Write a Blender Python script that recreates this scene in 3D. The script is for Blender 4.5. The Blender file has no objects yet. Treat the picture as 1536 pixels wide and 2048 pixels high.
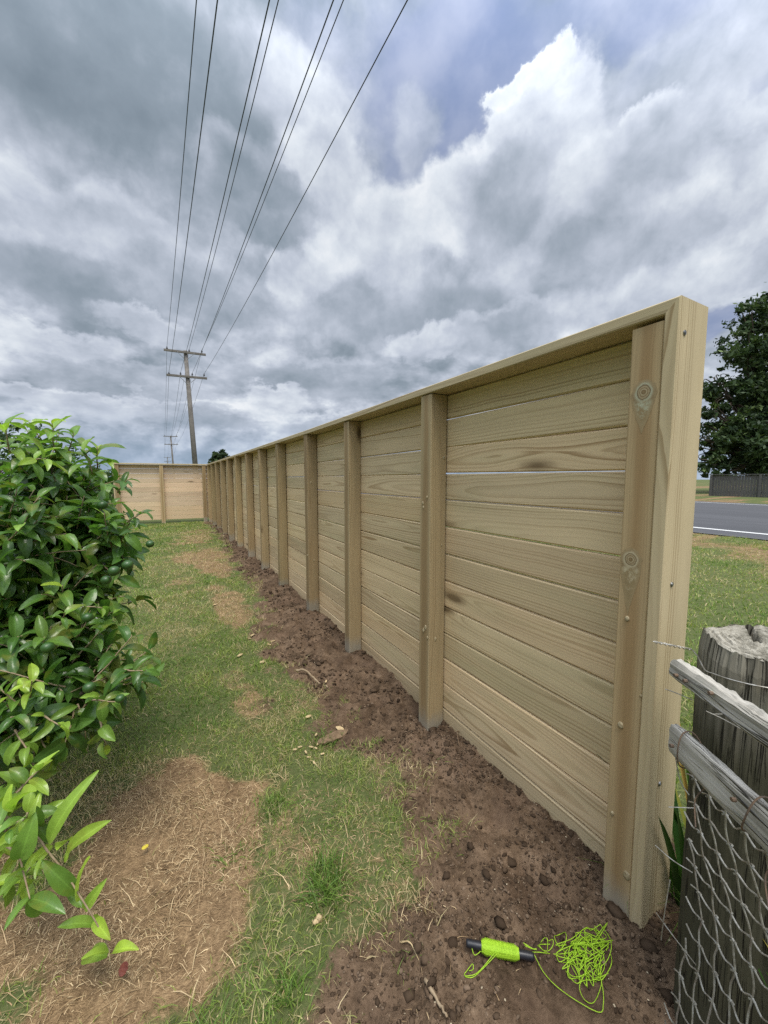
import bpy, bmesh, math, random
import numpy as np
from mathutils import Vector, Matrix, Quaternion
R = math.radians
rng = np.random.default_rng(7)
random.seed(11)
SC = bpy.context.scene
COL = SC.collection

# ------------------------------------------------------------------ camera
CAM_H, YAW, PITCH, FPX = 1.3, 28.8, 4.9, 769.0
cam = bpy.data.cameras.new("camera"); co = bpy.data.objects.new("camera", cam); COL.objects.link(co)
cam.sensor_fit = 'VERTICAL'; cam.sensor_height = 36; cam.lens = 36*FPX/2048
cam.clip_start = .02; cam.clip_end = 3000
co.location = (0, 0, CAM_H); co.rotation_euler = (R(90-PITCH), 0, R(-YAW))
SC.camera = co
_ps, _pp = R(YAW), R(PITCH)
cR = np.array([math.cos(_ps), -math.sin(_ps), 0.])
cF = np.array([math.sin(_ps)*math.cos(_pp), math.cos(_ps)*math.cos(_pp), -math.sin(_pp)])
cU = np.cross(cR, cF)
def ray(px, py):      # direction (depth 1) seen at a photograph pixel: used to survey the place
    return cF + cR*(px-768)/FPX + cU*(1024-py)/FPX
def at(px, py, D):    # surveyed point at a given depth
    return np.array([0, 0, CAM_H]) + ray(px, py)*D
def on(px, py, ax, val):
    r = ray(px, py); c = np.array([0, 0, CAM_H]); return c + r*((val-c[ax])/r[ax])

SC.view_settings.view_transform = 'Standard'; SC.view_settings.look = 'None'
SC.view_settings.exposure = 0.0; SC.view_settings.gamma = 1.0
SC.render.engine = 'CYCLES'
SC.cycles.max_bounces = 8; SC.cycles.use_denoising = False
SC.cycles.transparent_max_bounces = 12

# ------------------------------------------------------------------ node helper
class E:
    """a node socket with arithmetic"""
    def __init__(s, t, k): s.t, s.k = t, k
    def _m(s, op, b=None, c=None, clamp=False): return math_node(s.t, op, s, b, c, clamp)
    def __add__(s, b): return s._m('ADD', b)
    def __radd__(s, b): return s._m('ADD', b)
    def __sub__(s, b): return s._m('SUBTRACT', b)
    def __rsub__(s, b): return math_node(s.t, 'SUBTRACT', b, s)
    def __mul__(s, b): return s._m('MULTIPLY', b)
    def __rmul__(s, b): return s._m('MULTIPLY', b)
    def __truediv__(s, b): return s._m('DIVIDE', b)
    def __pow__(s, b): return s._m('POWER', b)
    def abs(s): return s._m('ABSOLUTE')
    def fract(s): return s._m('FRACT')
    def sqrt(s): return s._m('SQRT')
    def exp(s): return s._m('EXPONENT')
    def gt(s, b): return s._m('GREATER_THAN', b)
    def min(s, b): return s._m('MINIMUM', b)
    def max(s, b): return s._m('MAXIMUM', b)
    def clamp(s): return s._m('ADD', 0., None, True)
def put(t, sock, v):
    if isinstance(v, E): t.links.new(v.k, sock)
    elif v is not None:
        if hasattr(sock.default_value, '__len__') and not isinstance(v, (tuple, list)): v = (v,)*3
        if sock.type == 'RGBA' and len(v) == 3: v = (*v, 1)
        sock.default_value = v
def math_node(t, op, a, b=None, c=None, clamp=False):
    n = t.nodes.new('ShaderNodeMath'); n.operation = op; n.use_clamp = clamp
    put(t, n.inputs[0], a); put(t, n.inputs[1], b); put(t, n.inputs[2], c)
    return E(t, n.outputs[0])
class T:
    """a node tree with short constructors"""
    def __init__(s, tree): s.t = tree
    def new(s, typ, **kw):
        n = s.t.nodes.new(typ)
        for k, v in kw.items(): setattr(n, k, v)
        return n
    def attr(s, name):
        n = s.new('ShaderNodeAttribute', attribute_name=name); return E(s.t, n.outputs['Vector'])
    def xyz(s, v):
        n = s.new('ShaderNodeSeparateXYZ'); put(s.t, n.inputs[0], v); return [E(s.t, o) for o in n.outputs]
    def vec(s, x, y, z):
        n = s.new('ShaderNodeCombineXYZ')
        for i, v in enumerate((x, y, z)): put(s.t, n.inputs[i], v)
        return E(s.t, n.outputs[0])
    def vm(s, op, a, b=None, c=None, scale=None, out=0):
        n = s.new('ShaderNodeVectorMath', operation=op); put(s.t, n.inputs[0], a)
        if b is not None: put(s.t, n.inputs[1], b)
        if c is not None: put(s.t, n.inputs[2], c)
        if scale is not None: put(s.t, n.inputs['Scale'], scale)
        return E(s.t, n.outputs[out])
    def dot(s, a, b): return s.vm('DOT_PRODUCT', a, b, out=1)
    def noise(s, v, scale=1., detail=2., rough=.5, lac=2., dist=0., color=False, kind=None):
        n = s.new('ShaderNodeTexNoise')
        if kind: n.noise_type = kind
        put(s.t, n.inputs['Vector'], v)
        for k, x in (('Scale', scale), ('Detail', detail), ('Roughness', rough), ('Lacunarity', lac), ('Distortion', dist)): put(s.t, n.inputs[k], x)
        return E(s.t, n.outputs['Color' if color else 0])
    def voro(s, v, scale=1., feature='F1', rand=1., smooth=None, out='Distance', dims='3D'):
        n = s.new('ShaderNodeTexVoronoi', feature=feature, voronoi_dimensions=dims); put(s.t, n.inputs['Vector'], v)
        put(s.t, n.inputs['Scale'], scale); put(s.t, n.inputs['Randomness'], rand)
        if smooth is not None: put(s.t, n.inputs['Smoothness'], smooth)
        return E(s.t, n.outputs[out])
    def map(s, v, a, b, c=0., d=1., smooth=True):
        n = s.new('ShaderNodeMapRange', interpolation_type='SMOOTHSTEP' if smooth else 'LINEAR')
        for i, x in enumerate((v, a, b, c, d)): put(s.t, n.inputs[i], x)
        return E(s.t, n.outputs[0])
    def mix(s, f, a, b, mode='MIX'):
        n = s.new('ShaderNodeMix', data_type='RGBA', blend_type=mode, clamp_factor=True)
        put(s.t, n.inputs[0], f); put(s.t, n.inputs[6], a); put(s.t, n.inputs[7], b)
        return E(s.t, n.outputs[2])
    def ramp(s, f, stops, interp='LINEAR'):
        n = s.new('ShaderNodeValToRGB'); r = n.color_ramp; r.interpolation = interp
        while len(r.elements) < len(stops): r.elements.new(.5)
        for e, (p, c) in zip(r.elements, stops): e.position = p; e.color = (*c, 1)
        put(s.t, n.inputs[0], f); return E(s.t, n.outputs[0])
    def obj(s): return E(s.t, s.new('ShaderNodeTexCoord').outputs['Object'])
    def pos(s): return E(s.t, s.new('ShaderNodeNewGeometry').outputs['Position'])
    def bump(s, h, strength=.3, dist=.005):
        n = s.new('ShaderNodeBump'); put(s.t, n.inputs['Height'], h)
        n.inputs['Strength'].default_value = strength; n.inputs['Distance'].default_value = dist
        return E(s.t, n.outputs[0])
def material(name):
    m = bpy.data.materials.new(name); m.use_nodes = True; m.node_tree.nodes.clear()
    return m, T(m.node_tree)
def finish(t, color, rough=.7, normal=None, metal=0., spec=.3, translucent=None):
    p = t.new('ShaderNodeBsdfPrincipled'); o = t.new('ShaderNodeOutputMaterial')
    put(t.t, p.inputs['Base Color'], color); put(t.t, p.inputs['Roughness'], rough); put(t.t, p.inputs['Metallic'], metal)
    put(t.t, p.inputs['Specular IOR Level'], spec)
    if normal: put(t.t, p.inputs['Normal'], normal)
    out = p.outputs[0]
    if translucent:
        f, c = translucent
        tr = t.new('ShaderNodeBsdfTranslucent'); put(t.t, tr.inputs[0], c)
        mx = t.new('ShaderNodeMixShader'); put(t.t, mx.inputs[0], f)
        t.t.links.new(p.outputs[0], mx.inputs[1]); t.t.links.new(tr.outputs[0], mx.inputs[2]); out = mx.outputs[0]
    t.t.links.new(out, o.inputs[0])
def srgb(r, g, b):
    f = lambda c: (c/255/12.92) if c/255 <= .04045 else ((c/255+.055)/1.055)**2.4
    return (f(r), f(g), f(b))

# ------------------------------------------------------------------ sun and sky
SUN = Vector((-.06, -.34, .94)).normalized()
sl = bpy.data.lights.new("sun", 'SUN'); sl.energy = 3.0; sl.angle = R(22); sl.color = (1, .95, .86)
so = bpy.data.objects.new("sun", sl); COL.objects.link(so)
so.rotation_euler = SUN.to_track_quat('Z', 'Y').to_euler(); so.location = SUN*50
W = bpy.data.worlds.new("World"); SC.world = W; W.use_nodes = True
wt = W.node_tree; wt.nodes.clear(); w = T(wt)
def build_sky():
    d0 = E(wt, w.new('ShaderNodeTexCoord').outputs['Generated'])
    sky = w.new('ShaderNodeTexSky', sky_type='NISHITA', sun_disc=False)
    sky.sun_elevation = math.asin(SUN.z); sky.sun_rotation = math.atan2(SUN.x, SUN.y)
    sky.air_density = 1.2; sky.dust_density = 1.5
    blue = w.vm('SCALE', E(wt, sky.outputs[0]), scale=.085)
    x, y, z = w.xyz(d0)
    zz = z.max(0.) + .22
    q = w.vec(x/zz, y/zz, 0.)                                   # the cloud deck seen in perspective
    dl = w.vec(x, y, z*1.0 + w.map(z, 0., .35, 0., .22))        # lumps flatten towards the horizon
    # directions bent by several octaves of noise: ragged, cauliflower outlines
    def bend(freq, amt, detail, seed, rough=.55):
        n = w.noise(w.vm('ADD', dl, (seed, seed*.7, -seed)), freq, detail, rough, color=True)
        return w.vm('NORMALIZE', w.vm('ADD', d0, w.vm('SCALE', w.vm('SUBTRACT', n, (.5, .5, .5)), scale=amt)))
    soft = bend(3.0, .34, 4, 3.1, .5)
    mid = bend(5.0, .22, 8, 5.3, .58)
    hard = bend(10., .13, 9, 9.7, .62)
    deck = w.noise(w.vm('ADD', q, (4.3, 1.7, 0)), 1.5, 6, .5)
    puff = w.noise(w.vm('ADD', w.vm('ADD', dl, w.vm('SCALE', w.vm('SUBTRACT', mid, d0), scale=.25)), (1.2, 5., 2.)), 6., 8, .56)
    puff2 = w.noise(w.vm('ADD', w.vm('ADD', dl, w.vm('SCALE', w.vm('SUBTRACT', mid, d0), scale=.25)), (1.2-.02, 5.-.016, 2.+.035)), 6., 8, .56)   # a step towards the sun
    fine = w.noise(hard, 16., 5, .55)
    low = w.map(z, .05, .42, 1., 0.)
    L = .50 + (deck-.5)*.7 + (puff-.5)*.35 + (puff-puff2)*(1.2+low*1.2)
    # the clear patch and its thin lavender veil
    def local(px, py, rx, ry, vec):
        c = ray(px, py); c = c/np.linalg.norm(c); out = []
        for e in (ray(px+rx, py)-ray(px-rx, py), ray(px, py-ry)-ray(px, py+ry)):
            e = e/np.linalg.norm(ray(px, py))/2; e = e - c*(e @ c); l = np.linalg.norm(e); e = e/l**2
            out.append(w.dot(w.vm('SUBTRACT', vec, tuple(c)), tuple(e)))
        return out
    gapa = None
    for px, py, rx, ry, k in ((900,150,230,270,.95), (1150,40,330,160,.75), (1450,70,250,150,.45), (830,330,110,110,.75), (10,330,60,40,.9), (1450,650,90,45,1.), (1530,180,40,40,.9), (700,40,160,90,.4)):
        u, v = local(px, py, rx, ry, mid); m = w.map((u*u+v*v).sqrt(), .55, 1.15, k, 0.)
        gapa = m if gapa is None else gapa.max(m)
    gapa = (gapa + (puff-.5)*.5*gapa).clamp()
    # single clouds, far to near: pixel where it stands, half sizes, shade of its belly, of its sunlit rim, softness, opacity
    for px, py, rx, ry, lb, lr, so_, op, vec in (
        (1330,260,330,230,.56,.66,.7,.75,soft), (1480,120,260,230,.58,.66,.7,.6,soft),
        (820,250,70,110,.62,.74,.5,.6,mid), (1260,245,95,55,.78,.98,.35,.95,hard),
        (1090,280,120,165,.64,.82,.40,1.,hard), (1075,150,55,55,.72,.87,.36,1.,hard), (1018,178,45,42,.70,.86,.34,1.,hard), (1140,195,66,60,.70,.84,.5,1.,hard), (1030,250,66,72,.66,.84,.4,1.,hard), (955,285,30,36,.66,.8,.7,.8,hard), (1080,330,150,110,.62,.76,.4,1.,hard),
        (1200,360,170,110,.66,.82,.45,.95,mid), (1330,340,150,150,.46,.66,.6,.9,soft), (1420,440,120,40,.72,.92,.6,.8,hard),
        (890,430,150,130,.74,.95,.3,1.,mid), (1020,430,150,160,.46,.74,.5,.9,mid), (960,570,230,110,.30,.62,.55,.95,soft), (1200,500,260,90,.48,.80,.5,.9,mid), (1290,590,260,70,.60,.82,.5,.8,mid),
        (740,500,130,140,.66,.95,.35,.95,hard), (620,220,120,150,.62,.80,.5,.95,mid), (650,330,90,110,.66,.90,.4,.95,mid), (700,620,190,110,.42,.72,.5,.9,mid), (600,540,70,70,.66,.95,.35,.8,hard),
        (170,130,430,240,.13,.34,.6,.98,soft), (380,230,220,160,.22,.50,.5,.9,soft), (500,370,110,120,.28,.66,.35,.95,mid), (540,440,90,60,.26,.5,.5,.9,mid), (230,450,230,90,.56,.84,.5,.9,mid), (60,400,110,90,.66,.90,.5,.8,hard),
        (130,570,260,100,.27,.62,.5,.95,mid), (370,570,170,90,.36,.74,.45,.9,mid), (120,690,170,50,.68,.95,.4,.9,hard), (320,660,150,40,.60,.90,.45,.85,hard), (250,760,260,50,.42,.74,.4,.85,hard), (620,760,220,55,.40,.80,.4,.9,hard), (860,690,120,45,.70,.96,.4,.85,hard),
        (1010,660,170,55,.44,.80,.4,.85,hard), (560,800,80,35,.70,1.,.35,.9,hard), (120,800,200,32,.62,.95,.4,.9,hard), (400,830,240,30,.44,.84,.4,.85,hard), (700,850,200,26,.5,.9,.4,.85,hard)):
        u, v = local(px, py, rx, ry, vec); rr = (u*u+v*v).sqrt()
        m = w.map(rr, 1., 1.-so_, 0., op)
        rim = w.map(rr, .35, 1.)*w.map(v*.8-u*.45, -.55, .75)
        sh = rim*(lr-lb) + lb + (puff-.5)*.24 + (puff-puff2)*(.55+lb*.5)
        L = L + (sh-L)*m
        gapa = gapa*(1.-m)
    L = (L-.54)*1.08 + .60 + (fine-.5)*.12 + (deck-.5)*.12
    cloud = w.ramp(L, [(0., srgb(121,135,148)), (.25, srgb(142,155,168)), (.45, srgb(167,177,191)), (.65, srgb(193,201,215)), (.85, srgb(219,226,235)), (1., srgb(238,242,247))])
    veil = w.noise(w.vm('MULTIPLY', q, (1.5, .8, 1.)), 1.8, 6, .55)
    gap = w.mix(w.map(veil + (puff-.5)*.7, .30, .66), srgb(127,143,180), srgb(172,181,205))
    gap = w.mix(.12, gap, blue)
    col = w.mix(gapa, cloud, gap)
    hz = w.map(z, .0, .18, 1., 0.)
    col = w.mix(hz*.55, col, srgb(158,182,210))
    # sky round the sun, mostly out of view, boosted to light fence and ground
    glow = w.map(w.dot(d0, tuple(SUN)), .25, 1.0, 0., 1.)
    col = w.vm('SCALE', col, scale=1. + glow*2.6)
    back = w.map(w.dot(d0, (math.sin(_ps), math.cos(_ps), 0.)), .55, .0)*w.map(z, .05, .75, 1., 0.)  # unseen low sky to the sides and behind, dimmed to shade under the capping
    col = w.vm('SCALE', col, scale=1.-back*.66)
    # nothing but dull ground below the horizon
    col = w.mix(w.map(z, -.02, 0., 1., 0.), col, (.10, .11, .08))
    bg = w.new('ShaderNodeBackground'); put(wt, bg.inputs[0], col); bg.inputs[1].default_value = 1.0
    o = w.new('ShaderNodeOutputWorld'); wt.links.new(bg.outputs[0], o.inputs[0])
build_sky()
W.cycles.sampling_method = 'MANUAL'; W.cycles.sample_map_resolution = 512

# ------------------------------------------------------------------ object helpers
def tag(o, label=None, cat=None, group=None, kind=None):
    for k, v in (('label', label), ('category', cat), ('group', group), ('kind', kind)):
        if v: o[k] = v
    return o
def empty(name, loc, label, cat, group=None):
    o = bpy.data.objects.new(name, None); COL.objects.link(o); o.location = loc; o.empty_display_size = .1
    return tag(o, label, cat, group)
def to_obj(name, V, F, mat, parent=None, attrs=None, smooth=False):
    """V, F to ONE mesh object; V are world coordinates"""
    V = np.asarray(V, float)
    if parent is not None:
        bpy.context.view_layer.update() if False else None
        V = V - np.array(parent_loc(parent))
    me = bpy.data.meshes.new(name)
    if isinstance(F, np.ndarray):
        n, k = F.shape
        me.vertices.add(len(V)); me.vertices.foreach_set('co', V.astype(np.float32).ravel())
        me.loops.add(n*k); me.loops.foreach_set('vertex_index', F.astype(np.int32).ravel())
        me.polygons.add(n); me.polygons.foreach_set('loop_start', np.arange(0, n*k, k, dtype=np.int32))
        me.update(calc_edges=True); me.validate()
    else:
        me.from_pydata([tuple(v) for v in V], [], F); me.update()
    for k, a in (attrs or {}).items():
        at_ = me.attributes.new(k, 'FLOAT_VECTOR', 'POINT'); at_.data.foreach_set('vector', np.asarray(a, np.float32).ravel())
    if smooth: me.polygons.foreach_set('use_smooth', np.ones(len(me.polygons), bool))
    me.materials.append(mat)
    o = bpy.data.objects.new(name, me); COL.objects.link(o)
    if parent is not None: o.parent = parent
    return o
def parent_loc(p):
    l = Vector((0, 0, 0))
    while p is not None: l = l + p.location; p = p.parent
    return tuple(l)
class MB:
    def __init__(s): s.v, s.f, s.uv, s.rn = [], [], [], []
    def add(s, V, F, uv=None, rn=(0, 0, 0)):
        b = len(s.v); s.v += [tuple(x) for x in V]; s.f += [tuple(i+b for i in f) for f in F]
        s.uv += [tuple(x) for x in (uv if uv is not None else V)]; s.rn += [tuple(rn)]*len(V)
    def build(s, name, mat, parent=None, smooth=False):
        return to_obj(name, s.v, s.f, mat, parent, {'wuv': s.uv, 'rnd': s.rn}, smooth)
def timber(mb, o, eu, ev, ew, L, Wd, Th, ch=.003, rn=None, segs=2, mitre=(0, 0), bow=0., tap=0.):
    """a sawn length: o = centre of its start face; length along eu, width ev, thickness ew; arrises taken off"""
    o, eu, ev, ew = [np.array(a, float) for a in (o, eu, ev, ew)]
    if rn is None: rn = (random.random(), random.random(), random.random())
    a, b = Wd/2, Th/2
    prof = [(-a+ch, -b), (a-ch, -b), (a, -b+ch), (a, b-ch), (a-ch, b), (-a+ch, b), (-a, b-ch), (-a, -b+ch)]
    V, UV, F = [], [], []
    for i in range(segs+1):
        t = i/segs
        for (p, q) in prof:
            u = t*L + (mitre[0]*q if i == 0 else 0) + (mitre[1]*q if i == segs else 0)
            bo = bow*4*t*(1-t)
            pp = p - tap*t if p < 0 else p; V.append(o + eu*u + ev*pp + ew*(q+bo)); UV.append((u, p, q))
    for i in range(segs):
        for j in range(8):
            k = (j+1) % 8; F.append((i*8+j, i*8+k, i*8+8+k, i*8+8+j))
    F.append(tuple(range(7, -1, -1))); F.append(tuple(segs*8+j for j in range(8)))
    mb.add(V, F, UV, rn)
def tube(mb, pts, rad, n=8, rn=(0, 0, 0), cap=True, up=(0, 0, 1)):
    P = np.asarray(pts, float); m = len(P)
    rad = np.full(m, rad) if np.isscalar(rad) else np.asarray(rad, float)
    tg = np.gradient(P, axis=0); tg /= np.linalg.norm(tg, axis=1)[:, None]+1e-9
    a = np.array(up, float)
    if abs(tg[0] @ a) > .95: a = np.array([1., 0, 0])
    x = np.cross(tg[0], a); x /= np.linalg.norm(x)
    V, UV, F, ln = [], [], [], 0.
    for i in range(m):
        x = x - tg[i]*(x @ tg[i]); x /= np.linalg.norm(x)+1e-9; y = np.cross(tg[i], x)
        if i: ln += np.linalg.norm(P[i]-P[i-1])
        for j in range(n):
            t = 2*math.pi*j/n; c, s_ = math.cos(t), math.sin(t)
            V.append(P[i]+(x*c+y*s_)*rad[i]); UV.append((ln, c*rad[i], s_*rad[i]))
    for i in range(m-1):
        for j in range(n):
            k = (j+1) % n; F.append((i*n+j, i*n+k, i*n+n+k, i*n+n+j))
    if cap: F.append(tuple(range(n-1, -1, -1))); F.append(tuple((m-1)*n+j for j in range(n)))
    mb.add(V, F, UV, rn)
def spline(pts, n=8):
    P = np.asarray(pts, float); P = np.vstack([2*P[0]-P[1], P, 2*P[-1]-P[-2]]); out = []
    for i in range(1, len(P)-2):
        for t in np.linspace(0, 1, n, endpoint=False):
            a, b, c, d = P[i-1:i+3]
            out.append(.5*((2*b)+(c-a)*t+(2*a-5*b+4*c-d)*t*t+(3*b-a-3*c+d)*t**3))
    out.append(P[-2]); return np.array(out)
# smooth value noise in numpy
def _h(ix, iy, s): 
    n = (ix*374761393 + iy*668265263 + s*1442695041) & 0xffffffff
    n = ((n ^ (n >> 13))*1274126177) & 0xffffffff
    return ((n ^ (n >> 16)) & 0xffff)/65535.
def vnoise(x, y, s=0):
    x = np.asarray(x, float); y = np.asarray(y, float)
    ix = np.floor(x).astype(np.int64); iy = np.floor(y).astype(np.int64); fx = x-ix; fy = y-iy
    fx = fx*fx*(3-2*fx); fy = fy*fy*(3-2*fy)
    a = _h(ix, iy, s); b = _h(ix+1, iy, s); c = _h(ix, iy+1, s); d = _h(ix+1, iy+1, s)
    return (a+(b-a)*fx)*(1-fy) + (c+(d-c)*fx)*fy
def fbm(x, y, s=0, oct=4, rough=.5):
    v = 0; a = 1; tot = 0
    for o in range(oct):
        v = v + a*vnoise(x*2**o, y*2**o, s+o*17); tot += a; a *= rough
    return v/tot
def sstep(a, b, x):
    t = np.clip((x-a)/(b-a), 0, 1); return t*t*(3-2*t)

# ------------------------------------------------------------------ materials
def wood_mat(name, light, dark, tint, heart=None, ring=.0085, ringk=.55, knots=1., fibre=.25, bumpk=.25, knotscale=(1.5, 5.5), rough=.72, stain=None):
    m, t = material(name)
    u, v, z = t.xyz(t.attr('wuv')); r1, r2, r3 = t.xyz(t.attr('rnd'))
    uu = u + r1*37.
    slow = t.noise(t.vec(uu*.8, r2*50., r3*9.), 1., 2., .5)
    slow2 = t.noise(t.vec(uu*1.4, r3*50.+7., r1*9.), 1., 2., .5)
    oy = v + (r2-.5)*.12 + (slow2-.5)*.05
    oz = z + .02 + r3*.05 + (slow-.5)*.085
    # knots: a branch every so often pushes the rings aside
    kv = t.vec(uu*knotscale[0], (v + r2*3.)*knotscale[1], (z + r3*4.)*knotscale[1]*.8)
    kd = t.voro(kv, 1., rand=.9); kc, kc2, _ = t.xyz(t.voro(kv, 1., rand=.9, out='Color'))
    has = kc.gt(1.-.42*knots)
    push = ((kd*kd*-14.).exp())*has
    r = (oy*oy + oz*oz).sqrt() + push*.022 + (t.noise(t.vec(uu*6., v*60., z*60.), 1., 3., .6)-.5)*.0035
    ph = (r/ring*(.8+r1*.5)).fract()
    late = t.map(ph, .25, .88)*t.map(ph, .9, 1., 1., 0.)
    amp = t.noise(t.vec(r*62.+r2*31., r1*20., uu*.35), 1., 3., .65)
    late = late*t.map(amp, .36, .70, .06, 1.15)
    fib = t.noise(t.vec(uu*7., v*420., z*420.), 1., 3., .6)
    wide = t.noise(t.vec(uu*1.3, v*9.+r2*40., z*9.), 1., 3., .55)
    c = t.mix(late*ringk*(.35+wide*.9), light, dark)
    c = t.mix((fib-.35)*fibre, c, dark)
    c = t.mix(t.map(wide, .45, .75)*.5, c, tint)
    c = t.mix((r2-.5).max(0.)*.5, c, tint)
    c = t.mix((.45-r3).max(0.)*.55, c, dark)
    core = t.map(kd, .06, .11, 1., 0.)*has
    rimk = t.map(kd, .09, .19, 1., 0.)*has
    c = t.mix(rimk*.55, c, tuple(x*.55 for x in dark)); c = t.mix(core*.7, c, tuple(x*.4 for x in dark))
    if heart:
        hb = t.map(v.abs() + (wide-.5)*.05 + (r1-.5)*.02, .010, .040, 1., 0.)
        c = t.mix(hb*.7, c, t.mix(fib*.6, heart, dark))
    if stain:
        _, _, pz = t.xyz(t.pos())
        nz = t.noise(t.vec(uu*9., v*25., z*25.), 1., 4., .6)
        c = t.mix(t.map(pz + (nz-.5)*.12 + (r3-.5)*.10, stain[1], stain[0], 0., 1.)*.6, c, stain[2])
    blot = t.noise(t.vec(uu*2.2, v*14.+r1*30., z*14.), 1., 4., .6)
    c = t.mix((r1-.55).max(0.)*.5, c, t.vm('MULTIPLY', c, (1.08,.93,.80)))
    c = t.mix((.4-r2).max(0.)*.7, c, t.vm('MULTIPLY', c, (.90,1.0,.86)))
    c = t.vm('SCALE', c, scale=.72+r1*.24+blot*.34)
    finish(t, c, rough, t.bump(fib*.5+late*.6, bumpk, .0015), spec=.25)
    return m
M_BOARD = wood_mat("treated pine board", (.70,.545,.335), (.33,.21,.10), (.55,.47,.275), knots=.75, ringk=1.0, ring=.0125)
M_POST = wood_mat("rough pine post", (.46,.35,.195), (.17,.10,.04), (.36,.295,.165), heart=(.32,.205,.095), knots=1., knotscale=(2.0, 7.), ringk=.6, fibre=.5, bumpk=.4, stain=(.02,.13,(.34,.33,.28)))
M_CAP = wood_mat("dressed pine trim", (.58,.465,.29), (.29,.195,.095), (.48,.41,.25), knots=.15, ringk=.9, ring=.0085)
def weathered_mat(name, a, b, dark, low=None):
    m, t = material(name)
    u, v, z = t.xyz(t.attr('wuv')); r1, _, _ = t.xyz(t.attr('rnd'))
    uu = u + r1*13.
    st = t.noise(t.vec(uu*5., v*130., z*130.), 1., 5., .65)
    big = t.noise(t.vec(uu*6., v*22., z*22.), 1., 4., .6)
    crack = t.noise(t.vec(uu*3., v*75., z*75.), 1., 2., .5)
    ck = t.map((crack-.5).abs(), .0, .035, 1., 0.)*t.map(big, .40, .6)
    c = t.mix(t.map(st, .3, .7), a, b); c = t.mix(t.map(big, .5, .8)*.6, c, dark); 
    lich = t.map(t.noise(t.vec(uu*30., v*30., z*30.), 1., 4., .6), .60, .72)
    c = t.mix(lich*.35, c, (.34,.36,.26))
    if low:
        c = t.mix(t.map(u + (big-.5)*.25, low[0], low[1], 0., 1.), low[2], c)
    c = t.mix(ck*.9, c, (.02,.017,.013))
    finish(t, c, .9, t.bump(st*.6+big*.3-ck*1.6, .7, .004), spec=.15)
    return m
M_GREY = weathered_mat("weathered grey timber", (.52,.49,.43), (.29,.27,.23), (.14,.125,.10))
M_WALL = weathered_mat("dark weathered paling", (.15,.147,.14), (.11,.107,.10), (.07,.068,.063))
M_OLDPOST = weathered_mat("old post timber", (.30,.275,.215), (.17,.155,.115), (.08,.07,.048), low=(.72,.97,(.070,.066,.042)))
def flat_mat(name, c1, c2, scale, rough=.7, metal=0., bumpk=.2, spec=.3, detail=4):
    m, t = material(name); p = t.obj()
    n = t.noise(p, scale, detail, .6)
    finish(t, t.mix(t.map(n, .3, .7), c1, c2), rough, t.bump(n, bumpk, .004), metal, spec)
    return m
M_WIRE = flat_mat("galvanised wire", (.50,.49,.45), (.26,.235,.19), 60., .45, .6)
M_RUST = flat_mat("rusty wire", (.13,.10,.08), (.20,.13,.08), 80., .8, .2)
M_CABLE = flat_mat("power cable", (.10,.11,.14), (.08,.09,.115), 5., .7)
M_POLE = flat_mat("pole timber", (.22,.20,.18), (.15,.135,.12), 3., .85)
M_INSUL = flat_mat("insulator glaze", (.06,.06,.065), (.09,.09,.10), 10., .3)
M_SCREW = flat_mat("screw steel", (.30,.30,.30), (.18,.18,.17), 90., .35, .9)
M_BLACK = flat_mat("black plastic", (.012,.013,.016), (.02,.02,.025), 30., .38, 0., .1, .5)
M_LIME = flat_mat("lime string", (.38,.60,.035), (.27,.47,.02), 300., .55, 0., .5)
M_RESIN = flat_mat("dried resin knot", (.50,.42,.26), (.28,.21,.11), 150., .5, 0., .6, .4)
M_RESIN2 = flat_mat("green stained knot", (.44,.43,.29), (.25,.20,.11), 110., .5, 0., .6, .4)
def knot_mat(name, pale):
    m, t = material(name); q, y, z = t.xyz(t.attr('wuv')); p = t.obj()
    n = t.noise(p, 60., 4., .6); n2 = t.noise(p, 220., 3., .6)
    eye = (y*y + (z-.12)*(z-.12)*.8).sqrt() + (n-.5)*.22
    ce = t.ramp(eye, [(0, (.30,.22,.11)), (.16, (.20,.13,.06)), (.22, (.46,.38,.23)), (.32, (.24,.16,.08)), (.42, (.42,.34,.20)), (.50, (.16,.10,.045)), (.60, pale), (.80, (.30,.22,.12)), (.95, (.20,.13,.06))])
    ct = t.mix(t.map(n + n2*.4 + z*.10, .45, .75), (.32,.235,.12), pale)
    c = t.mix(t.map(z, -.9, -.35), ct, ce)
    c = t.mix(t.map(q + (n-.5)*.5, .62, .98), c, (.36,.265,.14))
    finish(t, c, .6, t.bump(eye*.4+n2*.3, .5, .002), spec=.3); return m
M_KNOT1 = knot_mat('pale green knot', (.46,.45,.31)); M_KNOT2 = knot_mat('tan knot', (.52,.44,.28))
M_CHIP = flat_mat("wood chip", (.55,.42,.24), (.40,.29,.15), 70., .8)
M_STICK = flat_mat("stick bark", (.24,.17,.10), (.34,.26,.17), 60., .85)
M_BARK = flat_mat("bark piece", (.13,.085,.05), (.22,.15,.09), 50., .9, 0., .6)
M_TRUNK = flat_mat("tree bark", (.07,.055,.04), (.12,.095,.07), 25., .9, 0., .6)
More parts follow.
